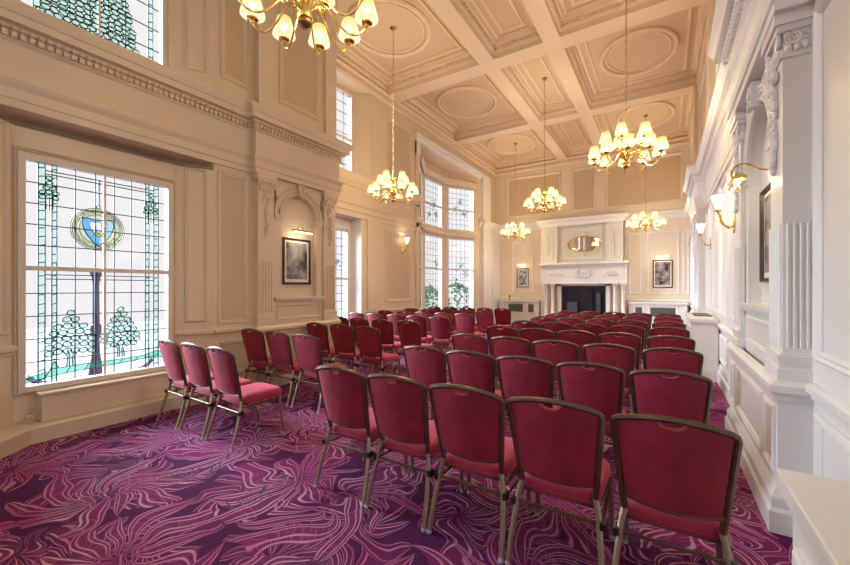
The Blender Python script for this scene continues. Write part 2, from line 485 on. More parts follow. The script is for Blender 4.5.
mb = MB(); dentils(mb, RP, 1, 3.835, 3.885, .045, .085); beads(mb, RP, 1, 3.915, .085, (.026, .02, .026))
mb.build('dentil_band', M['white'], e2)
# end-wall and far-left string course (flatter)
mb = MB(); mb.box(XR - .149, XR, PR0 - .029, PR1 - .001, 3.201, 4.14); mb.box(XR - .149, XR, PQ0 + .001, PQ1 - .001, 3.201, 4.14); mb.build('entablature_core', M['white'], e2)
mb = MB(); mb.box(XN, XN + .119, PL0 + .001, PL1 - .001, 3.201, 4.14); mb.build('entablature_core', M['cream'], e1)
STR = [(0, 3.92), (.03, 3.92), (.05, 3.98), (.05, 4.04), (.10, 4.09), (.14, 4.13), (.14, 4.2), (0, 4.24)]
EP = [(XR, YE), (-1.25, YE), (-1.25, YE - .32), (-4.28, YE - .32), (-4.28, YE), (XL + .2, YE), (XL + .2, 15.0), (XL + .15, 15.0), (XL + .15, 14.15), (XL, 14.15), (XL, 13.95)]
mb = MB(); mb.sweep(EP, STR, side=1); mb.build('trim_3', M['white'], kind='structure')
FP = [(XL, 5.0), (XL, 9.55)]
FLE = [(0, 3.2), (.03, 3.2), (.03, 3.32), (.05, 3.33), (.05, 3.45), (.08, 3.5), (.02, 3.52), (.02, 3.9), (.05, 3.92), (.05, 3.98), (.10, 4.05), (.13, 4.12), (.13, 4.22), (0, 4.25)]
mb = MB(); mb.sweep(FP, FLE, side=-1); mb.build('trim_4', M['cream'], kind='structure')

# ceiling beams, coffers
BX = [(-3.62, -3.27), (-2.17, -1.83)]
BY = [(4.32, 4.78), (8.08, 8.52), (11.85, 12.27)]
ZB = 6.65
mb = MB()
for a, b in BX: mb.box(a, b, YB, YE, ZB, H)
for a, b in BY: mb.box(XL, XR, a, b, ZB + .004, H)
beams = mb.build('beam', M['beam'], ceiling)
mb = MB()
cx = [(XL, BX[0][0]), (BX[0][1], BX[1][0]), (BX[1][1], XR)]
cy = [(.6, BY[0][0]), (BY[0][1], BY[1][0]), (BY[1][1], BY[2][0]), (BY[2][1], YE)]
COF = [(0, H - .24), (.02, H - .24), (.05, H - .19), (.05, H - .13), (.11, H - .09), (.13, H - .03), (.19, H - .02), (.19, H), (0, H)]
COF2 = [(.30, H - .035), (.34, H - .035), (.36, H - .01), (.36, H), (.30, H)]
mo = MB(); dn = MB()
for xi, (x0, x1) in enumerate(cx):
    for y0, y1 in cy:
        loop = [(x0, y0), (x1, y0), (x1, y1), (x0, y1)]
        mo.sweep(loop, COF, side=1, close=True)
        mo.sweep(loop, COF2, side=1, close=True)
        dentils(dn, loop + loop[:1], 1, H - .165, H - .115, .05, .085, .1, .05)
        if xi != 1:
            c = ((x0 + x1) / 2, (y0 + y1) / 2)
            rx, ry = (x1 - x0) / 2 - .52, (y1 - y0) / 2 - .75
            mb.tube([(c[0] + rx * math.cos(a), c[1] + ry * math.sin(a), H - .015) for a in [2 * PI * i / 48 for i in range(48)]], .05, 8, True)
            mb.tube([(c[0] + (rx - .12) * math.cos(a), c[1] + (ry - .12) * math.sin(a), H - .005) for a in [2 * PI * i / 48 for i in range(48)]], .022, 6, True)
            for i in range(40):
                a = 2 * PI * i / 40
                mb.ell((c[0] + (rx + .0) * math.cos(a), c[1] + (ry + .0) * math.sin(a), H - .05), (.035, .035, .022), 6, 3)
mo.build('coffer_moulding', M['beam'], ceiling)
dn.build('coffer_dentils', M['beam'], ceiling)
mb.build('oval_moulding', M['beam'], ceiling, smooth=True)

def skirt(path, side, h, d, name, m):
    prof = [(0, 0), (d + .02, 0), (d + .02, h * .6), (d, h * .66), (d, h * .86), (d * .45, h), (0, h)]
    return MB().sweep(path, prof, side).build(name, m, kind='structure')
skirt([(XR, YB), (XR, PR0 - .06)], 1, .30, .05, 'baseboard_right', M['white'])
skirt([(XR, PR1 + .06), (XR, PQ0 - .06)], 1, .30, .03, 'baseboard_right', M['white'])
skirt([(XR, PQ1 + .06), (XR, 15.2)], 1, .30, .03, 'baseboard_right', M['white'])
# left bay plinth with a ledge (deep, as under the window)
LB = [(XN + .02, YB), (XN + .02, 0.62), (-5.34, 1.0), (-5.34, 2.38), (XN + .07, 2.80), (XN + .07, PL0 - .05)]
prof = [(-.1, 0), (.16, 0), (.16, .145), (.148, .16), (-.1, .165)]
MB().sweep([(XN + .14, YB), (XN + .14, .74), (-5.29, 1.0), (-5.29, 2.30), (XN - .04, 2.62), (XN - .04, PL0 - .05)], prof, -1).build('baseboard_left', M['cream'], kind='structure')
skirt([(XL, 7.1), (XL, 9.58)], -1, .25, .03, 'baseboard_left_far', M['cream'])
# dado rails
DAD = [(0, .84), (.015, .84), (.02, .87), (.045, .89), (.045, .92), (.02, .935), (0, .94)]
mb = MB()
mb.sweep([(XN, 2.84), (XN, PL0)], DAD, -1); mb.sweep([(-5.4, 2.45), (XN, 2.84)], DAD, -1)
mb.sweep([(XN, YB), (XN, .7)], DAD, -1); mb.sweep([(XN, .7), (-5.4, 1.0)], DAD, -1)
mb.sweep([(XL, 7.07), (XL, 9.6)], DAD, -1)
mb.build('trim_5', M['cream'], kind='structure')
mb = MB()
for a, b in ((YB, PR0 - .05), (PR1 + .05, PQ0 - .05), (PQ1 + .05, YE)):
    mb.sweep([(XR, a), (XR, b)], DAD, 1)
mb.build('trim_6', M['white'], kind='structure')
mb = MB(); mb.sweep([(XR, YE), (-1.25, YE)], [(a, z + .15) for a, z in DAD], 1); mb.sweep([(-4.28, YE), (XL + .2, YE)], [(a, z + .15) for a, z in DAD], 1)
mb.build('trim_7', M['white'], kind='structure')

# panel mouldings per wall
def panels(fr, rects, parent, m_frame, m_field=None, w_=.055, h_=.025, d0=0.0):
    mb = MB(fr); mf = MB(fr)
    for s0, s1, z0, z1 in rects:
        mb.ring_rect(s0, s1, z0, z1, w_, h_, d0)
        if m_field: mf.box(s0 + w_, s1 - w_, d0 - .01, d0 + .003, z0 + w_, z1 - w_)
    mb.build('panel_moulding', m_frame, parent)
    if m_field: mf.build('panel_field', m_field, parent)
# near left
panels(FN, [(2.89, 3.34, 1.0, 3.12), (2.88, 3.33, .28, .76)], wln, M['cream'], M['beige'])
panels(FN, [(2.93, 3.32, 4.42, 6.5)], wln, M['cream'], M['beige'], .07, .04)
v = Vector((.2, .39, 0)); fr = Frame((-5.4, 2.45, 0), v, (v.y, -v.x, 0))
panels(fr, [(.10, .36, 1.05, 3.1), (.10, .36, 4.4, 6.4)], wln, M['cream'], M['cream'], .04, .03)
v = Vector((-.2, .3, 0)); fr = Frame((XN, .7, 0), v, (v.y, -v.x, 0))
panels(fr, [(.06, .3, 1.05, 3.1)], wln, M['cream'], M['cream'], .04, .03)
# panel border around the bay window
mb = MB(FN.shift(d=-.2)); mb.ring_rect(.99, 2.44, .44, 2.90, .035, .03)
mb.build('window_architrave', M['cream'], wln)
# upper pier on left
mb = MB(FN); mb.box(PL0 + .02, PL1 - .07, -.01, .10, 4.1, H)
up = mb.build('pier_upper', M['cream'], wln)
mb = MB(FN); mb.box(PL1 - .32, PL1 - .07, .09, .15, 4.16, H); mb.box(PL0 + .02, PL0 + .24, .09, .15, 4.16, H)
mb.build('pilaster', M['cream'], up)
panels(FN, [(PL0 + .40, PL1 - .45, 4.4, 6.5)], up, M['cream'], M['beige'], .07, .035, .1)
# far left
wlf = bpy.data.objects['wall_left_far']
panels(FL, [(8.05, 9.22, 4.42, 6.1), (7.98, 9.18, 1.12, 3.08), (7.98, 9.18, .3, .78)], wlf, M['cream'], M['beige'], .08, .03)
mb = MB(FL); mb.box(9.42, 9.6, 0, .05, .94, 6.0); mb.box(7.25, 7.75, 0, .04, .94, 3.2)
mb.build('pilaster', M['cream'], wlf)
# bay head moulding (far)
mb = MB(FL)
mb.box(9.35, 14.1, 0, .10, 5.88, 6.0); mb.box(9.3, 14.15, 0, .16, 6.0, 6.08); mb.box(9.42, 9.6, 0, .08, 5.5, 5.88)
mb.build('bay_head', M['white'], wlf)
# curved valance inside the bay above the windows
mb = MB()
vp = [(XL - .01, 9.72), (-6.95, 10.95), (-6.95, 12.52), (XL - .01, 13.75)]
mb.sweep(vp, [(0, 5.42), (.06, 5.42), (.08, 5.5), (.08, 5.62), (.03, 5.66), (0, 5.7)], -1)
mb.sweep(vp, [(0, 3.45), (.05, 3.45), (.07, 3.5), (.07, 3.56), (.0, 3.62)], -1)
mb.build('bay_transom', M['cream'], wlf)
mb = MB(); mb.box(XL - .01, XL + .15, 14.15, 15.0, 0, 4.0); mb.box(XL, XL + .12, 14.2, 14.95, 4.2, 6.1)
mb.box(XL - .01, XL + .2, 15.0, YE, 0, 4.0)
mb.build('corner_pier', M['white'], wlf)
# end wall
panels(FE, [(-5.78, -3.52, 4.48, 6.2), (-3.12, -2.22, 4.48, 6.2), (-1.92, .55, 4.48, 6.2)], we, M['ivory'], M['beige'], .1, .04)
panels(FE, [(-5.55, -4.62, 1.28, 3.42), (-.55, .42, 1.28, 3.5), (.52, .70, 1.28, 3.5), (-1.12, -.72, 1.28, 3.5)], we, M['white'], M['ivory'], .06, .03)
# right wall
RRECT = []
for a, b in ((-1.2, .2), (.3, 1.55), (1.7, 2.35), (2.45, 3.05), (5.25, 5.7), (5.85, 6.55), (6.7, 7.5), (7.65, 8.55), (8.7, 9.3), (9.42, 9.95), (12.15, 13.2), (13.35, 14.6), (14.7, 15.6)):
    RRECT.append((a, b, 1.08, 3.1)); RRECT.append((a, b, .36, .78))
panels(FR, RRECT, wr, M['white'], None, .06, .03)
panels(FR, [(3.4, 4.9, 4.45, 6.3), (5.4, 8.0, 4.45, 6.3), (8.5, 11.8, 4.45, 6.3), (12.3, 15.4, 4.45, 6.3)], wr, M['white'], M['cream'], .1, .035)
mb = MB(FR)
for c in (4.55, 8.3, 12.06): mb.box(c - .22, c + .22, 0, .12, 4.15, ZB)
mb.build('trim_12', M['beam'], kind='structure')
# crown moulding at ceiling edge
MB().sweep([(XR, YB), (XR, YE), (XL, YE), (XL, 5.0)], [(0, 6.4), (.04, 6.4), (.06, 6.46), (.06, 6.52), (.02, 6.56), (.02, 6.62), (.08, 6.66), (0, 6.68)], 1).build('trim_8', M['beam'], kind='structure')

# ------------------------------------------------------------------ arched piers
def carving(mb, s, z0, z1, d, w_, seed, n=26, zz=None):
    """a hanging bunch of fruit and leaves in relief"""
    rnd = random.Random(seed)
    for i in range(n):
        t = i / (n - 1); z = z1 + (z0 - z1) * t
        ww = w_ * (.5 + .5 * abs(math.sin(3 * PI * t + .6))) * (1 - .45 * t)
        rr = rnd.uniform(.016, .030) * (w_ / .1) ** .5
        mb.ell((s + rnd.uniform(-ww, ww) * .7, d + rnd.uniform(0, .012), z), (rr, rr * .9, rr * rnd.uniform(.9, 1.5)), 7, 4)
def volute(mb, s, z, d, r_, sgn=1):
    pts = []
    for i in range(26):
        a = i / 25 * 2.3 * 2 * PI; q = r_ * (1 - .85 * i / 25)
        pts.append((s + sgn * q * math.cos(a + PI / 2), d, z + q * math.sin(a + PI / 2)))
    mb.tube(pts, [r_ * .22 * (1 - .5 * i / 25) for i in range(26)], 6)
    mb.ell((s, d, z), (r_ * .22, r_ * .25, r_ * .22), 6, 4)
def side_volute(mb, s, d, z, r_, sgn):
    pts = [(s, d + sgn * q * math.cos(a + PI / 2), z + q * math.sin(a + PI / 2)) for a, q in [(i / 25 * 2.3 * 2 * PI, r_ * (1 - .85 * i / 25)) for i in range(26)]]
    mb.tube(pts, [r_ * .24 * (1 - .5 * i / 25) for i in range(26)], 6)
def arched_pier(fr, s0, s1, D, pw, m, name, seed=1):
    root = MB(fr)
    # plinth
    root.box(s0 - .02, s1 + .02, 0, D + .03, 0, .84)
    root.sweep  # (profile below)
    o = root.build(name, m, kind='structure')
    mb = MB(fr)
    e = [(s0 - .02, 0), (s0 - .02, D + .03), (s1 + .02, D + .03), (s1 + .02, 0)]
    def ring(prof):
        # wrap a profile round the three exposed sides, in (s,d) plan
        k = []
        for (s, d), (ns, nd) in zip(e, ((-1, 0), (-1, 1), (1, 1), (1, 0))):
            k.append([(s + ns * q, d + nd * q, z) for q, z in prof])
        mb.rings(k)
    ring([(0, 0), (.05, 0), (.05, .13), (.035, .15), (.035, .21), (.012, .26), (0, .28)])
    ring([(0, .80), (.01, .80), (.015, .835), (.04, .86), (.04, .90), (.02, .925), (-.02, .93)])
    mb.build('plinth_moulding', m, o)
    mb = MB(fr); L_ = (s1 - s0)
    mb.ring_rect(s0 + .02, s0 + pw - .02, .34, .76, .04, .02, D + .03)
    mb.ring_rect(s0 + pw + .04, s1 - pw - .04, .34, .76, .05, .02, D + .03)
    mb.ring_rect(s1 - pw + .02, s1 - .02, .34, .76, .04, .02, D + .03)
    mb.build('plinth_panel', m, o)
    for a, b, near in ((s0, s0 + pw, -1), (s1 - pw, s1, 1)):
        p = MB(fr); p.box(a + .015, b - .015, 0, D, .9, 3.2)
        pl = p.build('pilaster', m, o)
        q = MB(fr)
        for z0, z1, g in ((.93, 1.0, .03), (1.0, 1.04, .018), (1.04, 1.085, .026), (1.085, 1.1, .012)):
            q.box(a + .015 - g, b - .015 + g, 0, D + g, z0, z1)
        q.build('pilaster_base', m, pl)
        f = MB(fr); n = 5; wd = (b - a - .05) / n
        for i in range(n):
            c = a + .025 + wd * (i + .5)
            f.tube([(c, D, 1.13), (c, D, 1.9)], wd * .30, 8)
        n2 = 4; wd2 = (D - .01) / n2
        for i in range(n2):
            for ss in (a + .015, b - .015):
                f.tube([(ss, wd2 * (i + .5), 1.13), (ss, wd2 * (i + .5), 1.9)], wd2 * .30, 8)
        f.build('fluting', m, pl, smooth=True)
        c = MB(fr)
        c.box(a - .02, b + .02, 0, D + .045, 3.13, 3.2); c.box(a - .005, b + .005, 0, D + .03, 3.09, 3.13)
        c.box(a + .005, b - .005, 0, D + .012, 2.93, 2.95)
        for ss, sg in ((a + .05, 1), (b - .05, -1)):
            volute(c, ss, 3.045, D + .02, .05, sg)
        for i in range(5):
            c.ell((a + .06 + (b - a - .12) * i / 4, D + .005, 2.99), (.03, .028, .05), 7, 4)
        for side_s in (a + .012, b - .012):
            side_volute(c, side_s, D * .68, 3.045, .045, 1); side_volute(c, side_s, D * .16, 3.05, .03, -1)
            for i in range(3):
                c.ell((side_s, D * (.2 + .3 * i), 2.985), (.014, .018, .03), 7, 4)
        c.build('capital', m, pl, smooth=True)
        k = MB(fr); carving(k, (a + b) / 2, 2.28, 2.92, D + .008, pw * .30, seed + near, 34)
        k.build('carved_drop', m, pl, smooth=True)
    # arch
    i0, i1 = s0 + pw, s1 - pw; c = (i0 + i1) / 2; ro = (i1 - i0) / 2 - .01; ri = ro - .12; zs = 3.16 - ro - .02
    sp = MB(fr)
    n = 20
    for i in range(n):
        a0, a1 = PI * i / n, PI * (i + 1) / n
        sp.face_prism([(c + ri * math.cos(a0), zs + ri * math.sin(a0)), (c + ri * math.cos(a1), zs + ri * math.sin(a1)),
                       (c + (ro + .01) * math.cos(a1), 3.2), (c + (ro + .01) * math.cos(a0), 3.2)], 0, D * .72)
    sp.box(i0, c - ri, 0, D * .72, 1.34, zs); sp.box(c + ri, i1, 0, D * .72, 1.34, zs)
    sp.box(i0, i1, 0, D * .72, .9, 1.32)
    sp.build('arch_panel', m, o)
    ar = MB(fr)
    for rr, tt in ((ro - .015, .022), (ro - .05, .018), (ri + .01, .02)):
        pts = [(c + rr * math.cos(PI * i / 28), D * .72 + .004, zs + rr * math.sin(PI * i / 28)) for i in range(29)]
        ar.tube(pts, tt, 8)
    ar.box(i0 + .005, c - ri + .02, 0, D * .72 + .035, zs - .05, zs); ar.box(c + ri - .02, i1 - .005, 0, D * .72 + .035, zs - .05, zs)
    ar.box(i0 + .015, c - ri + .01, 0, D * .72 + .02, zs - .09, zs - .05); ar.box(c + ri - .01, i1 - .015, 0, D * .72 + .02, zs - .09, zs - .05)
    ar.face_prism([(c - .04, zs + ri - .03), (c + .04, zs + ri - .03), (c + .065, 3.19), (c - .065, 3.19)], 0, D * .72 + .06)
    ar.build('archivolt', m, o, smooth=True)
    k = MB(fr); carving(k, c, zs + ri - .05, 3.15, D * .72 + .06, .05, seed + 5, 10)
    k.build('keystone_carving', m, o, smooth=True)
    lg = MB(fr); lg.box(i0 - .0, i1 + .0, 0, D * .72 + .05, 1.32, 1.36); lg.box(i0 + .01, i1 - .01, 0, D * .72 + .03, 1.29, 1.32)
    lg.ring_rect(i0 + .05, i1 - .05, 1.0, 1.24, .035, .015, D * .72)
    lg.build('niche_ledge', m, o)
    return c, D
arched_pier(FR, PR0, PR1, .13, .34, M['white'], 'trim_9', 11)
arched_pier(FR, PQ0 + .03, PQ1 - .03, .13, .34, M['white'], 'trim_10', 21)
arched_pier(FN, PL0 + .02, PL1 - .04, .11, .30, M['cream'], 'trim_11', 31)

# ------------------------------------------------------------------ windows
def lead_line(mb, pts, wd=.006, d=.01):
    for (a, b), (c, e) in zip(pts, pts[1:]):
        v = Vector((c - a, e - b)); l = v.length
        if l < 1e-5: continue
        t = v / l * wd / 2; n = Vector((-t.y, t.x))
        t = t * .8
        mb.face_prism([(a - t.x + n.x, b - t.y + n.y), (c + t.x + n.x, e + t.y + n.y), (c + t.x - n.x, e + t.y - n.y), (a - t.x - n.x, b - t.y - n.y)], -d / 2, d / 2)
def ell_pts(c, r1, r2, n=12, rot=0):
    return [(c[0] + r1 * math.cos(a) * math.cos(rot) - r2 * math.sin(a) * math.sin(rot), c[1] + r1 * math.cos(a) * math.sin(rot) + r2 * math.sin(a) * math.cos(rot)) for a in [2 * PI * i / n for i in range(n + 1)]]
def window(idx, fr, s0, s1, z0, z1, rail=None, mull=True, style='plain', cols=6, rows=8, fw=.055):
    """sash window set in an opening; fr's d=0 is the wall face"""
    root = tag(empty('window_%d' % idx, fr((s0 + s1) / 2, -.1, z0)), kind='structure')
    D = -.10
    mb = MB(fr)
    mb.box(s0, s0 + fw, D - .05, D + .05, z0, z1); mb.box(s1 - fw, s1, D - .05, D + .05, z0, z1)
    mb.box(s0 + fw, s1 - fw, D - .05, D + .05, z1 - fw, z1); mb.box(s0 + fw, s1 - fw, D - .05, D + .06, z0, z0 + fw)
    if rail: mb.box(s0 + fw, s1 - fw, D - .03, D + .035, rail - .022, rail + .022)
    if mull: mb.box((s0 + s1) / 2 - .011, (s0 + s1) / 2 + .011, D - .02, D + .02, z0 + fw, z1 - fw)
    mb.build('window_frame', M['sash'], root)
    a, b, c, e = s0 + fw, s1 - fw, z0 + fw, z1 - fw
    MB(fr).box(a, b, D - .004, D, c, e).build('pane', G['clear'], root)
    W_, Hh = b - a, e - c
    ld = MB(fr.shift(d=D + .004))
    lw = .008 if style != 'plain' else .010
    pale = MB(fr.shift(d=D + .003)); teal = MB(fr.shift(d=D + .0035)); mint = MB(fr.shift(d=D + .003)); grey = MB(fr.shift(d=D + .003))
    if style == 'plain':
        for i in range(1, cols): ld_x = a + W_ * i / cols; lead_line(ld, [(ld_x, c), (ld_x, e)], lw)
        for j in range(1, rows): lz = c + Hh * j / rows; lead_line(ld, [(a, lz), (b, lz)], lw)
        for x in (a + .05, b - .05): lead_line(ld, [(x, c), (x, e)], lw)
        rn = random.Random(idx)
        for k in range(3 if rows > 4 else 1):
            cx_, cz_ = a + W_ * (.3 + .2 * k), c + Hh * rn.uniform(.1, .75)
            for q in range(16):
                p_ = (cx_ + rn.gauss(0, W_ * .07), cz_ + rn.gauss(0, Hh * .05))
                lead_line(ld, ell_pts(p_, .028, .022, 8), .006)
                pale.face_prism(ell_pts(p_, .026, .02, 8)[:-1], 0, .002)
        ld.build('leading', M['lead'], root)
        if pale.v: pale.build('coloured_glass', G['pale'], root)
        return root
    # ornamented sashes: border columns, grid, trees, crest
    X = lambda t: a + W_ * t
    hz = ([(c, rail - .022), (rail + .022, e)] if rail else [(c, e)])
    for (zz0, zz1) in hz:
        h = zz1 - zz0; top = zz1 > e - .01
        zc = zz0 + (.06 * h if top and style == 'crest' else (.16 * h if not top else .05 * h))
        for t in (.30, .435, .57, .70):
            lead_line(ld, [(X(t), zz0), (X(t), zz1)], .0095)
        for j in range(1, 5):
            z = zz0 + h * j / 5
            lead_line(ld, [(a, z), (b, z)], .0095)
        for t0, t1 in ((.075, .115), (.155, .185), (.885, .925), (.815, .845)):
            if style == 'tree' and t0 > .12 and t0 < .84: continue
            for t in (t0, t1): lead_line(ld, [(X(t), zz0), (X(t), zz1)], .0095)
            pale.box(X(t0), X(t1), 0, .002, zz0, zz1)
            for j in range(12):
                z = zz0 + h * (j + .4) / 12
                lead_line(ld, [(X(t0), z), (X(t1), z + .012)], .0095)
        for zb in ((zz1 - .07, zz1 - .105) if top else (zz1 - .04, zz1 - .085)):
            lead_line(ld, [(X(.12), zb), (X(.88), zb)], .0095)
    def tree(cx_, cz_, rw, rh, n_rows, trunk):
        rn = random.Random(int(cx_ * 100))
        cr = max(.026, min(.036, rw * .15)); n_rows = max(3, int(2 * rh / (cr * 1.45)))
        for j in range(n_rows):
            t = j / (n_rows - 1)
            wd = rw * (1 - t ** 1.6 * .85) * (.95 if j else .8)
            k = max(1, int(round(wd / cr)))
            for i in range(k):
                p_ = (cx_ + (i - (k - 1) / 2) * cr * 1.95 + rn.uniform(-.004, .004), cz_ + rh * 2 * t - rh + rn.uniform(-.004, .004) - abs(i - (k - 1) / 2) * .008)
                rr = cr
                q = ell_pts(p_, rr, rr * .8, 9, rn.uniform(-.5, .5))
                lead_line(ld, q, .0095); mint.face_prism(q[:-1], 0, .002)
        if trunk:
            for o_ in (-.045, -.018, .018, .045):
                lead_line(ld, [(cx_ + o_ * 1.6, cz_ - rh), (cx_ + o_ * .6, cz_ - rh - trunk * .4), (cx_ + o_ * .8, cz_ - rh - trunk)], .0095)
            pale.face_prism([(cx_ - .03, cz_ - rh), (cx_ + .03, cz_ - rh), (cx_ + .036, cz_ - rh - trunk), (cx_ - .036, cz_ - rh - trunk)], 0, .002)
    if style == 'crest':
        zt = c + .16
        zb = z0 + .92 - .0
        tree(X(.275), c + .52, .25, .20, 6, .17); tree(X(.62), c + .54, .22, .20, 6, .16)
        # grass line in teal
        g = [(a, c + .03), (X(.12), c + .06), (X(.35), c + .09), (X(.6), c + .10), (X(.8), c + .12), (b, c + .11), (b, c + .17), (X(.9), c + .20), (X(.8), c + .16), (X(.6), c + .15), (X(.35), c + .15), (X(.2), c + .14), (X(.17), c + .22), (X(.14), c + .12), (a, c + .08)]
        lead_line(ld, g + g[:1], .007)
        teal.face_prism(g, 0, .002)
        for i in range(7): lead_line(ld, [(X(.12 + .12 * i), c + .07 + .006 * i), (X(.15 + .12 * i), c + .145)], .0095)
        # corner bunches of fruit, upper sash
        for t in (.14, .86):
            tree(X(t), e - .24, .085, .10, 5, 0)
            for i in range(3): lead_line(ld, [(X(t) + (i - 1) * .03, e - .34), (X(t) + (i - 1) * .025, e - .47)], .0095)
        # crest: oval wreath, blue shield, three feathers
        cc = (X(.455), rail + .46); KS = 1.22; KZ = 1.42
        for r1, r2 in ((.20, .165), (.185, .15), (.135, .115)):
            lead_line(ld, ell_pts(cc, r1 * KS, r2 * KZ, 36), .006)
        rn = random.Random(3)
        for i in range(34):
            an = 2 * PI * i / 34; p_ = (cc[0] + .165 * KS * math.cos(an), cc[1] + .135 * KZ * math.sin(an))
            lead_line(ld, ell_pts(p_, .018, .009, 7, rn.uniform(0, 3)), .005)
        sh = [(-.115, .085), (-.04, .075), (.04, .075), (.115, .085), (.112, .02), (.085, -.045), (.04, -.10), (0, -.135), (-.04, -.10), (-.085, -.045), (-.112, .02)]
        sh = [(cc[0] + x * KS, cc[1] + z * KZ) for x, z in sh]
        feathers = []
        for o_, ang in ((-.035, .25), (0, 0), (.035, -.25)):
            p = [(0, -.03), (.018, 0), (.024, .035), (.014, .052), (-.014, .052), (-.024, .035), (-.018, 0)]
            feathers.append([(cc[0] + KS * (o_ + x * math.cos(ang) - z * math.sin(ang)), cc[1] + KZ * 1.15 * (z * math.cos(ang) + x * math.sin(ang))) for x, z in p])
        gp = [(cc[0] + x * KS, cc[1] + z * KZ) for x, z in [(-.045, -.055), (.045, -.055), (.038, -.03), (.018, -.04), (0, -.028), (-.018, -.04), (-.038, -.03)]]
        def inside(p, poly):
            c_ = False
            for (x1, y1), (x2, y2) in zip(poly, poly[1:] + poly[:1]):
                if (y1 > p[1]) != (y2 > p[1]) and p[0] < (x2 - x1) * (p[1] - y1) / (y2 - y1) + x1: c_ = not c_
            return c_
        bl = MB(fr.shift(d=D + .0075)); b2_ = MB(fr.shift(d=D + .0075)); wr_ = MB(fr.shift(d=D + .0075)); st_ = .007
        ov = ell_pts(cc, .198 * KS, .163 * KZ, 36)[:-1]
        for i in range(-36, 37):
            for j in range(-36, 37):
                p = (cc[0] + (i + .5) * st_, cc[1] + (j + .5) * st_)
                if not inside(p, ov): continue
                if any(inside(p, q) for q in feathers) or inside(p, gp): continue
                m_ = wr_ if not inside(p, sh) else (b2_ if p[0] > cc[0] + .012 else bl)
                m_.add([(p[0] - st_ / 2, 0, p[1] - st_ / 2), (p[0] + st_ / 2, 0, p[1] - st_ / 2), (p[0] + st_ / 2, 0, p[1] + st_ / 2), (p[0] - st_ / 2, 0, p[1] + st_ / 2)], [(0, 1, 2, 3)])
        bl.build('shield', G['blue'], root); b2_.build('shield_half', G['sky'], root); wr_.build('wreath_glass', G['grey'], root)
        sl = MB(fr.shift(d=D + .011)); lead_line(sl, sh + sh[:1], .0095)
        gd = MB(fr.shift(d=D + .0075)); gd.face_prism(gp, 0, .001)
        for p in feathers + [gp]: lead_line(sl, p + p[:1], .005, .01)
        sl.build('shield_leading', M['lead'], root); gd.build('coronet', G['gold'], root)
        lead_line(ld, [(cc[0], cc[1] + .235), (cc[0] - .02, cc[1] + .25), (cc[0], cc[1] + .27), (cc[0], e - .07)], .008)
        lead_line(ld, [(cc[0], cc[1] + .235), (cc[0] + .02, cc[1] + .25), (cc[0] + .012, cc[1] + .27), (cc[0] + .012, e - .07)], .0095)
    if style == 'tree':
        tree(X(.45), c + .75, .48, .62, 15, .1)
    ld.build('leading', M['lead'], root)
    if pale.v: pale.build('coloured_glass', G['pale'], root)
    if mint.v: mint.build('leaf_glass', G['mint'], root)
    if teal.v: teal.build('grass_glass', G['teal'], root)
    if grey.v: grey.build('wreath_glass', G['grey'], root)
    return root
FW = Frame((-5.4, 1.0, 0), (0, 1, 0), (1, 0, 0))
window(1, FW.shift(d=.08), .02, 1.41, .46, 2.84, 1.70, True, 'crest')
window(2, FW, 0, 1.38, 4.2, 6.3, 5.6, True, 'tree')
FW2 = Frame((-6.65, 5.37, 0), (0, 1, 0), (1, 0, 0))
window(3, FW2.shift(d=.06), .1, 1.62, .55, 2.95, 1.72, True, 'plain', 8, 12)
FW2U = Frame((-6.65, 5.5, 0), (0, 1, 0), (1, 0, 0))
window(4, FW2U.shift(d=.06), .05, 1.62, 4.25, 6.36, 5.2, True, 'plain', 6, 8)
wi = 5
for i, (p, q) in enumerate(zip(PF, PF[1:])):
    v_ = Vector((q[0] - p[0], q[1] - p[1], 0)); fr = Frame((p[0], p[1], 0), v_, (v_.y, -v_.x, 0)).shift(d=.05)
    for (s0, s1, z0, z1) in HF[i]:
        window(wi, fr, s0, s1, z0, z1, 2.2 if z0 < 1 else 4.5, False, 'plain', 6, 12 if z0 < 1 else 8, .07); wi += 1
window(wi, FB, -4.2, -.9, .9, 5.6, 3.2, True, 'plain', 6, 8, .08)  # unseen window, added at the back to let in fill daylight

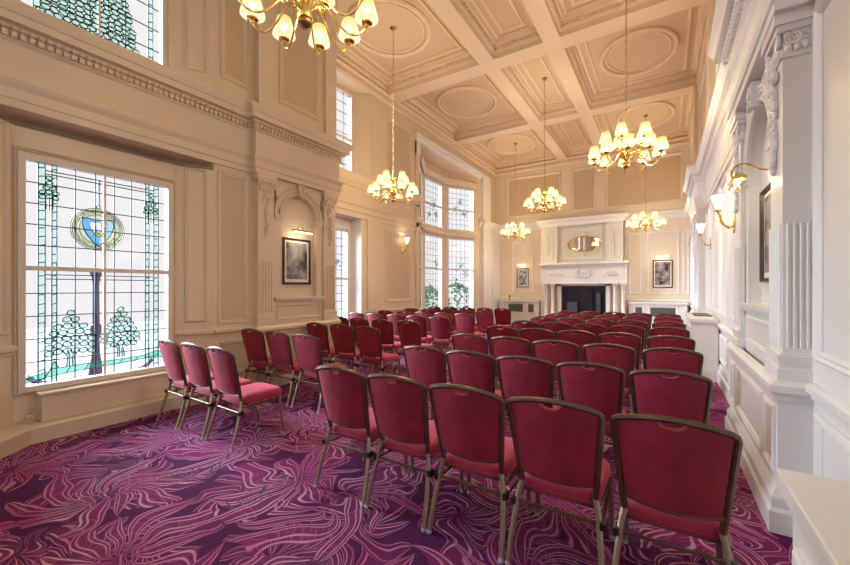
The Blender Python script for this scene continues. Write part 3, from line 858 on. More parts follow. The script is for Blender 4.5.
# ------------------------------------------------------------------ outside
MB().box(-25, -6.9, -4, 24, -.5, -.4).build('ground', M['paving'], kind='structure')
mb = MB(); c = (-6.45, 1.95)
mb.lathe((c[0], c[1], -.4), [(.12, 0), (.12, .5), (.07, .85), (.045, 1.0), (.04, 1.25), (.06, 1.27), (.06, 1.40), (.04, 1.42), (.036, 1.95), (.05, 2.05), (.08, 2.14), (.0, 2.16)], 14)
mb.tube([(c[0], c[1] + a, .30 + .10 * (abs(a) / .62) ** 6) for a in [-.66 + 1.32 * i / 20 for i in range(21)]], .03, 8)
tag(mb.build('garden_post', M['postblue'], smooth=True), 'dark blue iron post standing outside the crested stained glass window', 'post')
rnd = random.Random(5)
for k, (x, y, hh, rr) in enumerate([(-9.2, 13.2, 2.0, .9), (-9.6, 15.4, 1.9, 1.0), (-9.3, 17.8, 2.1, 1.0)]):
    mb = MB()
    for i in range(420):
        th, ph = rnd.uniform(0, 2 * PI), rnd.uniform(.1, PI * .95); q = rr * rnd.uniform(.7, 1.05)
        p = Vector((x + q * math.sin(ph) * math.cos(th), y + q * math.sin(ph) * math.sin(th), -.4 + hh / 2 + hh / 2 * math.cos(ph) * 1.0))
        u = Vector((rnd.gauss(0, 1), rnd.gauss(0, 1), rnd.gauss(0, 1))).normalized(); w_ = u.orthogonal().normalized()
        u *= .13; w_ *= .06
        mb.add([tuple(p - u), tuple(p + w_), tuple(p + u), tuple(p - w_)], [(0, 1, 2, 3)])
    lb = ['green bush outside the far bay window, nearest of the three', 'green bush outside the far bay window, middle of the three', 'green bush outside the far bay window, farthest of the three'][k]
    tag(mb.build('garden_bush', M['leaf']), lb, 'bush', 'bushes outside the far bay')

# ------------------------------------------------------------------ fireplace
def fireplace():
    y0 = YE - .32   # face of the chimney breast
    # chimney breast (structure)
    mb = MB(); mb.box(-4.25, -3.6, y0, YE, 2.3, 3.95); mb.box(-1.86, -1.28, y0, YE, 2.3, 3.95)
    mb.box(-4.25, -1.28, y0 + .14, YE, 2.3, 3.95); mb.box(-4.25, -1.28, y0, YE, 0, 2.3)
    br = mb.build('wall_chimney_breast', M['stone'], kind='structure')
    fb = Frame((0, y0, 0), (1, 0, 0), (0, -1, 0))
    mb = MB(fb); mb.ring_rect(-4.1, -3.75, 2.6, 3.75, .035, .02); mb.ring_rect(-1.74, -1.40, 2.6, 3.75, .035, .02)
    mb.build('panel_moulding', M['white'], br)
    mb = MB(fb.shift(d=-.14)); mb.ring_rect(-3.45, -2.0, 2.62, 3.78, .045, .02)
    mb.build('centre_moulding', M['white'], br)
    mb = MB(fb); carving(mb, -3.925, 2.75, 3.6, .006, .06, 3, 30); carving(mb, -1.57, 2.75, 3.6, .006, .06, 4, 30)
    mb.build('carved_drop', mat('tinted_carving', (.62, .55, .42), .5), br, smooth=True)
    root = tag(empty('fireplace', (-2.63, 15.2, 0)), 'large white carved fireplace with paired columns on the end wall', 'fireplace')
    st = M['stone']
    mb = MB(); mb.box(-4.10, -1.14, 15.16, y0, 1.74, 2.28)
    mb.box(-4.12, -1.12, 15.13, y0, 1.66, 1.74)
    mb.build('frieze', st, root)
    mb = MB(); mb.box(-4.20, -1.06, 15.02, y0, 2.38, 2.46); mb.box(-4.16, -1.10, 15.07, y0, 2.33, 2.38); mb.box(-4.13, -1.13, 15.11, y0, 2.28, 2.33)
    mb.build('mantel_shelf', st, root, bevel=.008)
    ff = Frame((0, 15.16, 0), (1, 0, 0), (0, -1, 0))
    mb = MB(ff)
    for cx_, w_ in ((-2.62, .26), (-3.58, .17), (-1.66, .17)):
        volute(mb, cx_ - w_ * .45, 2.02, .015, w_ * .6, 1); volute(mb, cx_ + w_ * .45, 2.02, .015, w_ * .6, -1)
        for sg in (-1, 1):
            mb.tube([(cx_ + sg * (w_ * .8 + i * w_ * .16), .012, 2.0 + .05 * math.sin(i * .9)) for i in range(8)], [.02 * (1 - i / 9) for i in range(8)], 6)
    mb.ring_rect(-4.02, -1.22, 1.80, 2.24, .025, .012)
    mb.build('carved_scrolls', st, root, smooth=True)
    # columns
    for cx_ in (-3.98, -3.72, -1.52, -1.26):
        mb = MB(); mb.lathe((cx_, 15.26, 0), [(.085, .22), (.085, .26), (.07, .3), (.072, .34), (.06, .36), (.062, .9), (.054, 1.5), (.06, 1.51), (.055, 1.53), (.075, 1.6), (.09, 1.62)], 16)
        cl = mb.build('column', st, root, smooth=True)
        mb = MB(Frame((cx_, 15.26, 0), (1, 0, 0), (0, -1, 0)))
        mb.box(-.095, .095, -.095, .095, 1.62, 1.66)
        for sg in (-1, 1): volute(mb, sg * .06, 1.585, .085, .038, sg)
        mb.build('capital', st, cl, smooth=True)
    for a, b in ((-4.10, -3.60), (-1.64, -1.14)):
        MB().box(a, b, 15.14, y0, 0, .22).build('plinth', st, root)
        MB().box(a + .06, b - .06, 15.40, y0, .22, 1.66).build('jamb', M['beige'], root)
    mb = MB(); mb.box(-3.56, -3.42, 15.36, y0, 0, 1.66); mb.box(-1.84, -1.70, 15.36, y0, 0, 1.66); mb.box(-3.56, -1.70, 15.36, y0, 1.58, 1.66)
    mb.build('opening_surround', st, root)
    MB().box(-3.42, -1.84, 15.44, y0, 0, 1.58).build('firebox', M['darkglass'], root)
    mb = MB(); mb.box(-3.38, -1.88, 15.40, 15.43, 1.5, 1.54)
    for x in (-3.38, -2.9, -2.36, -1.92): mb.box(x, x + .04, 15.40, 15.43, 0, 1.52)
    mb.build('screen_frame', M['black'], root)
    mb = MB(); mb.box(-3.2, -2.82, 15.32, 15.40, .02, .95); mb.build('screen_reflection', mat('bluish_reflection', (.10, .12, .17), .3, .7), root)  # bluish panels stand in for the reflection in the dark screen glass
    MB().box(-2.16, -2.02, 15.32, 15.40, .02, 1.3).build('screen_reflection', bpy.data.materials['bluish_reflection'], root)
    MB().box(-4.2, -1.05, 14.6, 15.14, 0, .02).build('hearth', st, root)
fireplace()

# oval mirror
mr = tag(empty('wall_mirror', (-2.62, YE - .2, 3.2)), 'oval gilt-framed mirror above the white fireplace mantel', 'mirror')
fm = Frame((-2.62, YE - .18, 3.2), (1, 0, 0), (0, -1, 0))
mb = MB(fm); mb.face_prism([(.58 * math.cos(a), .27 * math.sin(a)) for a in [2 * PI * i / 40 for i in range(40)]], .005, .02)
mb.build('mirror_glass', M['mirror'], mr)
mb = MB(fm); mb.tube([(.60 * math.cos(a), .025, .285 * math.sin(a)) for a in [2 * PI * i / 48 for i in range(48)]], .022, 8, True)
mb.build('frame', M['brass'], mr, smooth=True)
mb = MB(fm)
for z in (.33, -.33):
    volute(mb, -.035, z + (.05 if z > 0 else -.02), .02, .05, 1); volute(mb, .035, z + (.05 if z > 0 else -.02), .02, .05, -1)
    mb.ell((0, .02, z * 1.3), (.03, .02, .05), 8, 5)
for i in range(9):
    t = (i - 4) / 4; mb.ell((0, .022, t * .22), (.05, .012, .03), 8, 4)
mb.build('crest', M['white'], mr, smooth=True)

# ------------------------------------------------------------------ pictures
def picture(fr, w_, h_, label, pm, mount=.07):
    """fr origin at picture centre on the wall"""
    root = tag(empty('framed_picture', fr(0, 0, 0)), label, 'picture')
    mb = MB(fr); mb.ring_rect(-w_ / 2, w_ / 2, -h_ / 2, h_ / 2, .038, .035, .002); mb.build('frame', M['wood'], root)
    MB(fr).box(-w_ / 2 + .02, w_ / 2 - .02, .002, .010, -h_ / 2 + .02, h_ / 2 - .02).build('mount', M['mat'], root)
    MB(fr).box(-w_ / 2 + mount, w_ / 2 - mount, .010, .013, -h_ / 2 + mount * 1.2, h_ / 2 - mount).build('print', pm, root)
    return root
def picture_light(fr, label, w_=.36, out=.20, warm=1.2):
    """fr origin at fixing point; brass bar lamp on a swan neck"""
    root = tag(empty('picture_light', fr(0, 0, 0)), label, 'picture light')
    MB(fr).lathe((0, 0, 0), [(.0, 0), (.001, 0)], 3)
    mb = MB(fr); mb.ell((0, .01, 0), (.03, .012, .04), 10, 6); mb.build('back_plate', M['brass'], root, smooth=True)
    mb = MB(fr); mb.tube([(0, .01 + out * t, .02 + .09 * math.sin(PI * t) + .0 * t) for t in [i / 12 for i in range(13)]], .007, 8)
    mb.build('arm', M['brass'], root, smooth=True)
    mb = MB(fr); n = 10
    pr = [(.032 * math.cos(PI * i / n), .032 * math.sin(PI * i / n)) for i in range(n + 1)] + [(-.026, 0), (.026, 0)][0:0]
    mb.rings([[(s, out + a, -.005 + b) for a, b in pr] for s in (-w_ / 2, w_ / 2)])
    mb.build('lamp_hood', M['brass'], root, smooth=True)
    mb = MB(fr); mb.tube([(-w_ / 2 + .03, out, -.012), (w_ / 2 - .03, out, -.012)], .009, 8); mb.build('bulb', M['bulb'], root)
    l = bpy.data.lights.new('bulb_light', 'POINT'); l.energy = warm; l.color = WARM; l.shadow_soft_size = .03
    lo = bpy.data.objects.new('bulb_light', l); COL.objects.link(lo); lo.parent = root
    q = fr(0, out - .02, -.05) - Vector(root.location); lo.location = q
    return root
gp1 = print_mat('portrait_print', (.012, .012, .018), (.55, .54, .52), 4.5, 3)
gp2 = print_mat('landscape_print', (.03, .015, .03), (.52, .46, .44), 5, 8)
gp3 = print_mat('sketch_print', (.05, .07, .12), (.60, .64, .70), 10, 12)
cL = (PL0 + .02 + PL1 - .04) / 2
picture(FN.shift(s=cL, z=1.94, d=.003), .56, .76, 'dark framed black-and-white picture in the arched niche left of the windows', gp1)
picture_light(FN.shift(s=cL, z=2.42), 'brass picture light over the picture in the left arched niche', .42, .17, 1.6)
cR = (PR0 + PR1) / 2
picture(FR.shift(s=cR + .02, z=1.95, d=.003), .62, .80, 'dark framed picture in the near arched niche of the white right wall', gp2)
picture(FR.shift(s=11.02, z=1.95, d=.003), .62, .80, 'dark framed picture far along the right wall near the radiator cover', gp2)
picture(Frame((-5.09, YE - .003, 1.93), (1, 0, 0), (0, -1, 0)), .50, .80, 'small dark framed sketch on the end wall left of the fireplace', gp3)
picture_light(Frame((-5.09, YE, 2.48), (1, 0, 0), (0, -1, 0)), 'brass picture light above the sketch left of the fireplace', .42, .16, 0.9)
picture(Frame((-.07, YE - .003, 2.0), (1, 0, 0), (0, -1, 0)), .60, .98, 'dark framed print on the end wall right of the fireplace', gp2)
picture_light(Frame((-.07, YE, 2.62), (1, 0, 0), (0, -1, 0)), 'brass picture light above the print right of the fireplace', .46, .16, 1.1)

def swan_lamp(fr):
    root = tag(empty('picture_light', fr(0, 0, 0)), 'brass swan-neck picture light curving out of the near right niche', 'picture light')
    mb = MB(fr); mb.ell((0, .01, 0), (.045, .014, .055), 12, 6); mb.build('back_plate', M['brass'], root, smooth=True)
    pts = [(0, 0.01, 0), (0, .05, -.01), (0, .09, .005), (0, .13, .035), (0, .17, .06), (0, .21, .065), (0, .25, .045), (0, .27, .005), (0, .272, -.04)]
    mb = MB(fr); mb.tube(pts, .008, 8); mb.build('arm', M['brass'], root, smooth=True)
    mb = MB(fr); n = 10
    pr = [(.05 * math.cos(PI * i / n), .045 * math.sin(PI * i / n)) for i in range(n + 1)]
    mb.rings([[(s, .235 + a, -.085 + b) for a, b in pr] for s in (-.13, -.12, .12, .13)])
    mb.build('lamp_hood', M['brass'], root, smooth=True)
    mb = MB(fr); mb.tube([(-.09, .235, -.10), (.09, .235, -.10)], .014, 8); mb.build('bulb', M['bulb'], root)
    mb = MB(fr); mb.tube([(0, .255 + .035 * math.cos(a), -.145 + .03 * math.sin(a)) for a in [i * .6 for i in range(9)]], .007, 6); mb.build('scroll', M['brass'], root, smooth=True)
    l = bpy.data.lights.new('bulb_light', 'POINT'); l.energy = 2.5; l.color = WARM; l.shadow_soft_size = .03
    lo = bpy.data.objects.new('bulb_light', l); COL.objects.link(lo); lo.parent = root
    lo.location = fr(0, .22, -.13) - Vector(root.location)
swan_lamp(FR.shift(s=cR, z=2.48))

# ------------------------------------------------------------------ sconces
def sconce(fr, label):
    root = tag(empty('wall_sconce', fr(0, 0, 0)), label, 'wall light', 'brass wall sconces')
    mb = MB(fr); mb.ell((0, .01, .02), (.04, .016, .10), 10, 6); mb.ell((0, .012, -.08), (.02, .014, .05), 8, 5)
    mb.build('back_plate', M['brass'], root, smooth=True)
    pts = [(0, .01, -.03), (0, .06, -.05), (0, .11, -.02), (0, .14, .04), (0, .15, .10), (0, .17, .16)]
    mb = MB(fr); mb.tube(pts, [.010, .014, .016, .014, .010, .010], 8)
    for i in range(7):
        t = i / 6; p = pts[min(5, int(t * 5))]
        mb.ell((.012 * (-1) ** i, p[1], p[2]), (.020, .018, .022), 7, 4)
    mb.build('arm', M['brass'], root, smooth=True)
    mb = MB(fr); mb.lathe((0, .17, 0), [(.0, .15), (.03, .16), (.035, .18), (.02, .19), (0, .19)], 12); mb.build('cup', M['brass'], root, smooth=True)
    mb = MB(fr); n = 16; rg = []
    for r_, z in ((.035, .20), (.055, .26), (.062, .30), (.085, .37)):
        rg.append([(r_ * math.cos(2 * PI * i / n), .17 + r_ * math.sin(2 * PI * i / n), z) for i in range(n)])
    mb.rings(rg, caps=False); mb.build('lamp_shade', M['sconceshade'], root, smooth=True)
    l = bpy.data.lights.new('bulb_light', 'POINT'); l.energy = 4; l.color = (1, .78, .52); l.shadow_soft_size = .03
    lo = bpy.data.objects.new('bulb_light', l); COL.objects.link(lo); lo.parent = root
    lo.location = fr(0, .17, .30) - Vector(root.location)
    return root
M['sconceshade'] = shade_mat(); M['sconceshade'].name = 'frosted_sconce_glass'
for n_ in M['sconceshade'].node_tree.nodes:
    if n_.type == 'VALTORGB':
        n_.color_ramp.elements[0].color = (1, .88, .7, 1); n_.color_ramp.elements[1].color = (1, .93, .82, 1)
sconce(FR.shift(s=6.15, z=2.32), 'gilt wall sconce on the white right wall, nearer of the two')
sconce(FR.shift(s=9.0, z=2.36), 'gilt wall sconce on the white right wall, farther of the two')
sconce(FL.shift(s=8.75, z=2.55), 'brass wall sconce on the cream left wall between the tall windows')

# ------------------------------------------------------------------ radiator covers and cabinets
def radiator_cover(x0, x1, y0, y1, h, label):
    root = tag(empty('radiator_cover', ((x0 + x1) / 2, (y0 + y1) / 2, 0)), label, 'radiator cover')
    MB().box(x0 + .03, x1, y0 + .03, y1 - .03, 0, h - .05).build('body', M['white'], root)
    mb = MB(); mb.box(x0, x1, y0, y1, h - .05, h); mb.box(x0 + .015, x1, y0 + .015, y1 - .015, h - .075, h - .05); mb.build('top', M['white'], root, bevel=.006)
    mb = MB(); mb.box(x0 + .005, x1, y0 + .005, y1 - .005, 0, .16); mb.box(x0 + .018, x1, y0 + .018, y1 - .018, .16, .2); mb.build('plinth', M['white'], root, bevel=.004)
    fr = Frame((x0 + .03, 0, 0), (0, 1, 0), (-1, 0, 0))
    mb = MB(fr); mb.ring_rect(y0 + .1, y1 - .1, .27, h - .16, .03, .018); mb.build('side_panel', M['white'], root)
    return root
rc1 = radiator_cover(.26, XR - .033, -.9, 1.42, 1.0, 'white radiator cover along the right wall, nearest the viewer')
rc2 = radiator_cover(.34, XR - .033, 7.55, 9.45, 1.0, 'cream radiator cover far along the right wall with a dark top grille')
mb = MB(); mb.box(.44, .70, 8.3, 9.2, .998, 1.012); g = mb.build('top_grille', M['grille'], rc2)

def cabinet(x0, x1, label, ops):
    root = tag(empty('low_cabinet', ((x0 + x1) / 2, 15.55, 0)), label, 'cabinet', 'low cabinets beside the fireplace')
    MB().box(x0 + .03, x1 - .03, 15.36, YE - .001, 0, .93).build('body', M['stone'], root)
    MB().box(x0, x1, 15.31, YE - .001, .93, .99).build('worktop', M['stone'], root, bevel=.006)
    fr = Frame((0, 15.36, 0), (1, 0, 0), (0, -1, 0))
    for a, b, z0, z1 in ops:
        f = MB(fr); f.ring_rect(a - .07, b + .07, z0 - .07, z1 + .07, .05, .02); d_ = f.build('door', M['stone'], root)
        q = MB(fr); q.box(a, b, 0, .006, z0, z1); q.build('grille', M['grille'], d_)
        q = MB(fr); n = int((b - a) / .06)
        for i in range(n): q.box(a + (b - a) * (i + .5) / n - .006, a + (b - a) * (i + .5) / n + .006, .006, .012, z0, z1)
        q.build('grille_bars', M['grille'], d_)
    return root
cabinet(-5.98, -4.27, 'white low cabinet with dark grilles, left of the fireplace', [(-5.55, -4.95, .52, .84), (-4.72, -4.50, .52, .84)])
cabinet(-1.12, .66, 'white low cabinet with dark grilles, right of the fireplace', [(-.88, -.68, .52, .82), (-.42, .30, .52, .82)])
# small ornament behind the last chair
mb = MB(); mb.lathe((-5.55, 15.5, .99), [(.04, 0), (.045, .02), (.015, .04), (.03, .1), (.05, .16), (.03, .22), (.0, .24)], 12)
tag(mb.build('vase', M['brass_dark'], smooth=True), 'small dark brass vase on the white cabinet left of the fireplace', 'vase')

# low radiator box beneath the bay window and its pipe valve
root = tag(empty('heater_cover', (-5.28, 1.8, .166)), 'cream low heater cover beneath the crested stained glass window', 'heater cover')
MB().box(-5.398, -5.235, 1.16, 2.37, .166, .43).build('body', M['cream'], root)
MB().box(-5.398, -5.215, 1.14, 2.38, .43, .455).build('top', M['cream'], root, bevel=.004)
mb = MB(); mb.lathe((-5.28, 1.08, .166), [(.02, 0), (.02, .03), (.03, .035), (.032, .08), (.022, .09), (0, .09)], 12)
mb.tube([(-5.28, 1.08, .21), (-5.28, 1.135, .21)], .011, 8)
tag(mb.build('radiator_valve', M['beige'], smooth=True), 'small beige radiator valve left of the low heater cover', 'valve')
mb = MB(); mb.lathe((-5.30, 2.42, .166), [(.012, 0), (.012, .05), (.02, .055), (.02, .08), (0, .085)], 10)
mb.tube([(-5.30, 2.42, .20), (-5.30, 2.385, .20)], .009, 8)
tag(mb.build('radiator_valve', M['brass_dark'], smooth=True), 'small dark radiator valve right of the low heater cover', 'valve')

# ------------------------------------------------------------------ chandeliers
def chandelier():
    root = empty('chandelier', (0, 0, 0))
    B = M['brass']
    mb = MB(); mb.lathe((0, 0, 0), [(.0, 0), (.012, .005), (.018, .03), (.03, .045), (.055, .06), (.06, .085), (.03, .10), (.02, .12), (.045, .16), (.06, .20), (.045, .25), (.02, .28), (.028, .31), (.05, .34), (.05, .37), (.022, .40), (.016, .46), (.03, .50), (.03, .54), (.012, .58), (.01, .66), (0, .67)], 16)
    mb.build('stem', B, root, smooth=True)
    mb = MB(); mb.lathe((0, 0, 0), [(0, -.012), (.035, -.005), (.055, .02), (.05, .045), (0, .05)], 12); mb.build('finial', M['brass_dark'], root, smooth=True)
    def arm(ang, r_, zb, zc, lit):
        ca, sa = math.cos(ang), math.sin(ang)
        prof = [(.04, zb + .06), (.10, zb + .11), (.17, zb + .09), (.25, zb), (.33, zb - .065), (.41, zb - .07), (.475, zb - .02), (.5, zc)]
        k = r_ / .5
        # smooth the curve
        P = [Vector((p[0] * k, p[1])) for p in prof]; q = []
        for i in range(len(P) - 1):
            p0, p1, p2, p3 = P[max(i - 1, 0)], P[i], P[i + 1], P[min(i + 2, len(P) - 1)]
            for j in range(3):
                t = j / 3
                q.append(.5 * ((2 * p1) + (p2 - p0) * t + (2 * p0 - 5 * p1 + 4 * p2 - p3) * t * t + (3 * p1 - p0 - 3 * p2 + p3) * t ** 3))
        q.append(P[-1])
        mb = MB(); mb.tube([(x.x * ca, x.x * sa, x.y) for x in q], .0075, 6)
        a = mb.build('arm', B, root, smooth=True)
        c = (r_ * ca, r_ * sa, zc)
        mb = MB(); mb.lathe(c, [(0, -.01), (.012, -.008), (.018, .004), (.046, .014), (.05, .022), (.02, .026), (.016, .036), (0, .036)], 12); mb.build('drip_cup', B, a, smooth=True)
        mb = MB(); mb.lathe(c, [(.012, .03), (.012, .09), (0, .092)], 8); mb.build('candle', M['candle'], a)
        mb = MB(); n = 16; rg = []
        for rr, z in ((.098, .052), (.095, .068), (.062, .200), (.060, .206)):
            rg.append([(c[0] + rr * math.cos(2 * PI * i / n), c[1] + rr * math.sin(2 * PI * i / n), c[2] + z) for i in range(n)])
        mb.rings(rg, caps=False); mb.build('lamp_shade', M['shade'], a, smooth=True)
        mb = MB(); mb.ell((c[0], c[1], c[2] + .125), (.018, .018, .035), 8, 5); mb.build('bulb', M['bulb'], a, smooth=True)
        if lit:
            l = bpy.data.lights.new('bulb_light', 'POINT'); l.energy = BULB; l.color = WARM; l.shadow_soft_size = .045
            lo = bpy.data.objects.new('bulb_light', l); COL.objects.link(lo); lo.parent = a; lo.location = (c[0], c[1], c[2] + .125)
    for i in range(10): arm(2 * PI * i / 10 + .2, .49, .10, .13, i % 3 == 0)
    for i in range(5): arm(2 * PI * i / 5 + .55, .30, .36, .37, i % 2 == 0 and i < 4)
    mb = MB()
    for i in range(16):
        a = 2 * PI * i / 16
        mb.tube([(r_ * math.cos(a), r_ * math.sin(a), z) for r_, z in ((.03, .13), (.10, .20), (.14, .19), (.15, .15))], .005, 5)
    mb.build('lower_scrolls', B, root, smooth=True)
    mb = MB()
    for i in range(16):
        a = 2 * PI * i / 16
        mb.tube([(r_ * math.cos(a), r_ * math.sin(a), z) for r_, z in ((.015, .40), (.08, .48), (.11, .47))], .004, 5)
    mb.build('upper_scrolls', B, root, smooth=True)
    return root
def chain(root, z0, z1, x=0, y=0):
    mb = MB(); n = int((z1 - z0) / .1)
    L_ = (z1 - z0) / n
    for i in range(n):
        z = z0 + (i + .5) * L_; o_ = i % 2
        mb.tube([(.013 * math.cos(a) * (1 - o_), .013 * math.cos(a) * o_, z - 0 + L_ * .56 * math.sin(a)) for a in [2 * PI * k / 10 for k in range(10)]], .004, 5, True)
    c = mb.build('chain', M['brass_dark'], root)
    mb = MB(); mb.lathe((0, 0, z1), [(.012, -.07), (.03, -.06), (.06, -.02), (.075, 0), (0, 0)], 14); mb.build('ceiling_rose', M['brass_dark'], root, smooth=True)
CH = [(-2.40, 2.03, 3.56, 'brass chandelier with cream shades nearest the viewer, cut off at top'),
      (-4.86, 6.44, 3.33, 'brass chandelier hanging near the left wall before the sconce'),
      (-.49, 6.40, 3.29, 'brass chandelier with cream shades nearer along the right wall'),
      (-2.67, 10.1, 3.50, 'brass chandelier hanging from the middle coffer in the centre of the room'),
      (-4.81, 14.05, 3.40, 'farthest left brass chandelier, beside the far bay window'),
      (-.52, 14.0, 3.32, 'farthest right brass chandelier, in front of the end wall picture')]
ch0 = chandelier()
chs = [ch0] + [copy_tree(ch0) for _ in CH[1:]]
for i, (o, (x, y, z, lb)) in enumerate(zip(chs, CH)):
    tag(o, lb, 'chandelier', 'brass chandeliers')
    chain(o, .66, H - z)
    o.location = (x, y, z)
    if i in (1, 2, 3): o.scale = (.93, .93, 1)
    o.rotation_euler[2] = [.1, .5, .25, .0, .4, .15][i]

# ------------------------------------------------------------------ chairs
def chair():
    root = empty('banquet_chair', (0, 0, 0))
    # faces +Y, origin on the floor below the top of the back
    Wt, Wb = .229, .188           # half widths of the back at the top and at the seat
    def yb(z): return .10 - .11 * (z - .42) / .50       # back rake
    def hw(z): return Wb + (Wt - Wb) * max(0, (z - .42) / .44) ** .9
    def bow(x): return -.035 * (1 - (x / Wt) ** 2)      # plan curve of the back
    def ztop(x): return .890 + .040 * (1 - (x / Wt) ** 2)
    def zbot(x): return .515 - .030 * (1 - (x / Wt) ** 2)
    # back frame: loop
    pts = []
    for i in range(7):
        z = .43 + (.866 - .43) * i / 6; pts.append((-hw(z), yb(z), z))
    n = 18
    for i in range(n + 1):
        x = -Wt + 2 * Wt * i / n; e = 1 - abs(x / Wt)
        x2 = x * (.995 if e > .03 else .985)
        z = ztop(x); pts.append((x2, yb(z) + bow(x), z if e > .03 else z - .006))
    for i in range(7):
        z = .866 - (.866 - .43) * i / 6; pts.append((hw(z), yb(z), z))
    mb = MB(); mb.tube(pts, .018, 8, flat=(.0165, .0150)); mb.build('back_frame', M['bronze'], root, smooth=True)
    m2 = MB(); m2.tube([(x, yb(.5) + bow(x) * .9, zbot(x)) for x in [-.190 + .380 * i / 14 for i in range(15)]], .010, 8)
    m2.build('back_rail', M['bronze'], root, smooth=True)
    # padded back with a half-moon hand hold under the top rail
    nx, nz = 26, 12
    def pad_pt(i, j, side):
        u = i / nx; v = j / nz
        x0 = -1 + 2 * u
        z0, z1 = zbot(x0 * Wb) + .004, ztop(x0 * Wt) - .012
        q = abs(x0 * Wt) / .055
        notch = .030 * math.sqrt(max(0, 1 - q * q)) if q < 1 else 0
        z1 -= notch
        z = z0 + (z1 - z0) * v
        x = x0 * (hw(z) - .014)
        e = min(u, 1 - u, v * .9, (1 - v) * .9) * 8
        puff = .5 + .5 * min(1, e)
        th = .030 * puff if side > 0 else -.014 * puff
        return (x, yb(z) + bow(x) + th, z)
    mb = MB()
    for side in (1, -1):
        base = len(mb.v)
        mb.add([pad_pt(i, j, side) for i in range(nx + 1) for j in range(nz + 1)],
               [(i * (nz + 1) + j, (i + 1) * (nz + 1) + j, (i + 1) * (nz + 1) + j + 1, i * (nz + 1) + j + 1) for i in range(nx) for j in range(nz)])
    K = (nx + 1) * (nz + 1)
    rim = [i * (nz + 1) for i in range(nx)] + [nx * (nz + 1) + j for j in range(nz)] + [i * (nz + 1) + nz for i in range(nx, 0, -1)] + [j for j in range(nz, 0, -1)]
    mb.p += [(a, b, b + K, a + K) for a, b in zip(rim, rim[1:] + rim[:1])]
    mb.build('backrest', M['velvet'], root, smooth=True)
    mb = MB(); mb.tube([(x, yb(.87) - .016 - .035, ztop(x) - .014 - .032 * math.sqrt(max(0, 1 - (x / .055) ** 2))) for x in [-.055 + .11 * i / 14 for i in range(15)]], .004, 6)
    mb.build('hand_hold', M['piping'], root, smooth=True)
    # seat cushion
    rg = []
    def outline(sc, n_=28):
        o = []
        for k in range(n_):
            a = 2 * PI * (k + .5) / n_; c, s = math.cos(a), math.sin(a)
            ex = .32
            x = math.copysign(abs(c) ** ex, c); y = math.copysign(abs(s) ** ex, s)
            o.append((x * (.208 + .018 * (y > 0) * y) * sc, .325 + y * .225 * sc))
        return o
    for sc, z in ((.80, .385), (.96, .388), (1.0, .405), (1.005, .43), (.985, .452), (.93, .466), (.75, .474), (.3, .478)):
        rg.append([(x, y, z - .012 * ((y - .325) < -.15)) for x, y in outline(sc)])
    mb = MB(); mb.rings(rg); mb.build('seat', M['velvet_lit'], root, smooth=True)
    mb = MB(); pl = [(x, y, .40) for x, y in outline(1.012)]; mb.tube(pl, .0045, 5, True); mb.build('seat_piping', M['piping'], root, smooth=True)
    # legs
    for sg in (-1, 1):
        mb = MB(); mb.tube([(sg * .189, .10, .43), (sg * .205, .088, .36), (sg * .226, .03, .16), (sg * .233, -.015, .012)], .013, 8, flat=(.0155, .0145))
        l = mb.build('leg', M['bronze_leg'], root, smooth=True)
        mb = MB(); mb.lathe((sg * .233, -.016, 0), [(.016, 0), (.016, .018), (.010, .022)], 10); mb.build('glide', M['glide'], l, smooth=True)
        mb = MB(); mb.tube([(sg * .212, .50, .385), (sg * .218, .515, .2), (sg * .222, .525, .012)], .013, 8, flat=(.0155, .0145))
        l = mb.build('leg', M['bronze_leg'], root, smooth=True)
        mb = MB(); mb.lathe((sg * .222, .526, 0), [(.016, 0), (.016, .018), (.010, .022)], 10); mb.build('glide', M['glide'], l, smooth=True)
        mb = MB(); mb.tube([(sg * .216, .095, .372), (sg * .214, .51, .372)], .011, 8); mb.build('seat_rail', M['bronze'], root, smooth=True)
        mb = MB(); mb.tube([(sg * .222, .065, .30), (sg * .216, .508, .31)], .007, 6); mb.build('side_rail', M['bronze'], root, smooth=True)
    mb = MB(); mb.tube([(-.22, .075, .318), (.22, .075, .318)], .009, 8); mb.build('stretcher', M['bronze'], root, smooth=True)
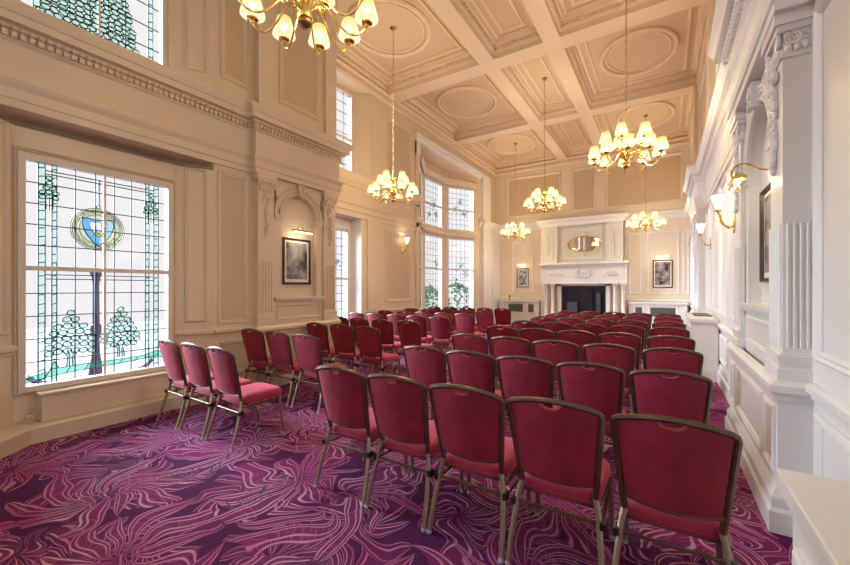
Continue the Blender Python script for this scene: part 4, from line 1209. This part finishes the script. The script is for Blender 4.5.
    for yy in (.50, .12): MB().tube([(-.214, yy, .375), (.214, yy, .375)], .010, 8).build('seat_rail', M['bronze'], root, smooth=True)
    for sg in (-1, 1): MB().box(sg * .226 - .012, sg * .226 + .012, .05, .10, .30, .335).build('link_bracket', M['black'], root)
    return root
OR = ['first', 'second', 'third', 'fourth', 'fifth', 'sixth', 'seventh', 'eighth']
ROWS = [2.0, 3.13, 4.26, 5.37, 6.48, 7.58, 8.72, 9.95]
MX = [-1.995, -1.494, -.992, -.488, .024]
LX = [[-4.62, -4.11, -3.60], [-4.83, -4.29, -3.74], [-4.80, -4.27, -3.70], [-5.42, -4.88, -4.32, -3.78]] + [[-5.98, -5.42, -4.87, -4.32, -3.79]] * 4
c0 = chair(); first = True
rnd = random.Random(12)
def place(x, y, rz, label, group):
    global first
    o = c0 if first else copy_tree(c0); first = False
    o.location = (x, y, 0); o.rotation_euler = (0, 0, rz)
    tag(o, label, 'chair', group)
place_list = []
for ri, y in enumerate(ROWS):
    n = len(MX)
    for ci, x in enumerate(MX):
        k = n - ci
        row = 'nearest row' if ri == 0 else ('farthest row' if ri == 7 else OR[ri] + ' row back')
        seat = 'end seat by the white wall' if k == 1 else ('end seat on the aisle' if k == n else OR[k - 1] + ' seat from the white wall')
        if ri > 1: x += (-.05, -.035, -.02, .0, .03)[ci]
        place(x, y + rnd.uniform(-.02, .02) * (ri > 0), rnd.uniform(-.008, .008), f'burgundy chair in right block, {row}, {seat}', 'burgundy chairs in the right block')
for ri, y in enumerate(ROWS):
    xs = LX[ri]; n = len(xs)
    for ci, x in enumerate(xs):
        k = n - ci
        row = 'nearest row' if ri == 0 else ('farthest row' if ri == 7 else OR[ri] + ' row back')
        seat = 'end seat by the aisle' if k == 1 else ('end seat by the windows' if k == n else OR[k - 1] + ' seat from the aisle')
        yy = y + (.04 if ri else .03) + (rnd.uniform(-.03, .03) if ri > 1 else 0)
        place(x, yy, rnd.uniform(-.02, .02) - (.04 if ri == 0 else .0), f'burgundy chair in left block, {row}, {seat}', 'burgundy chairs in the left block')
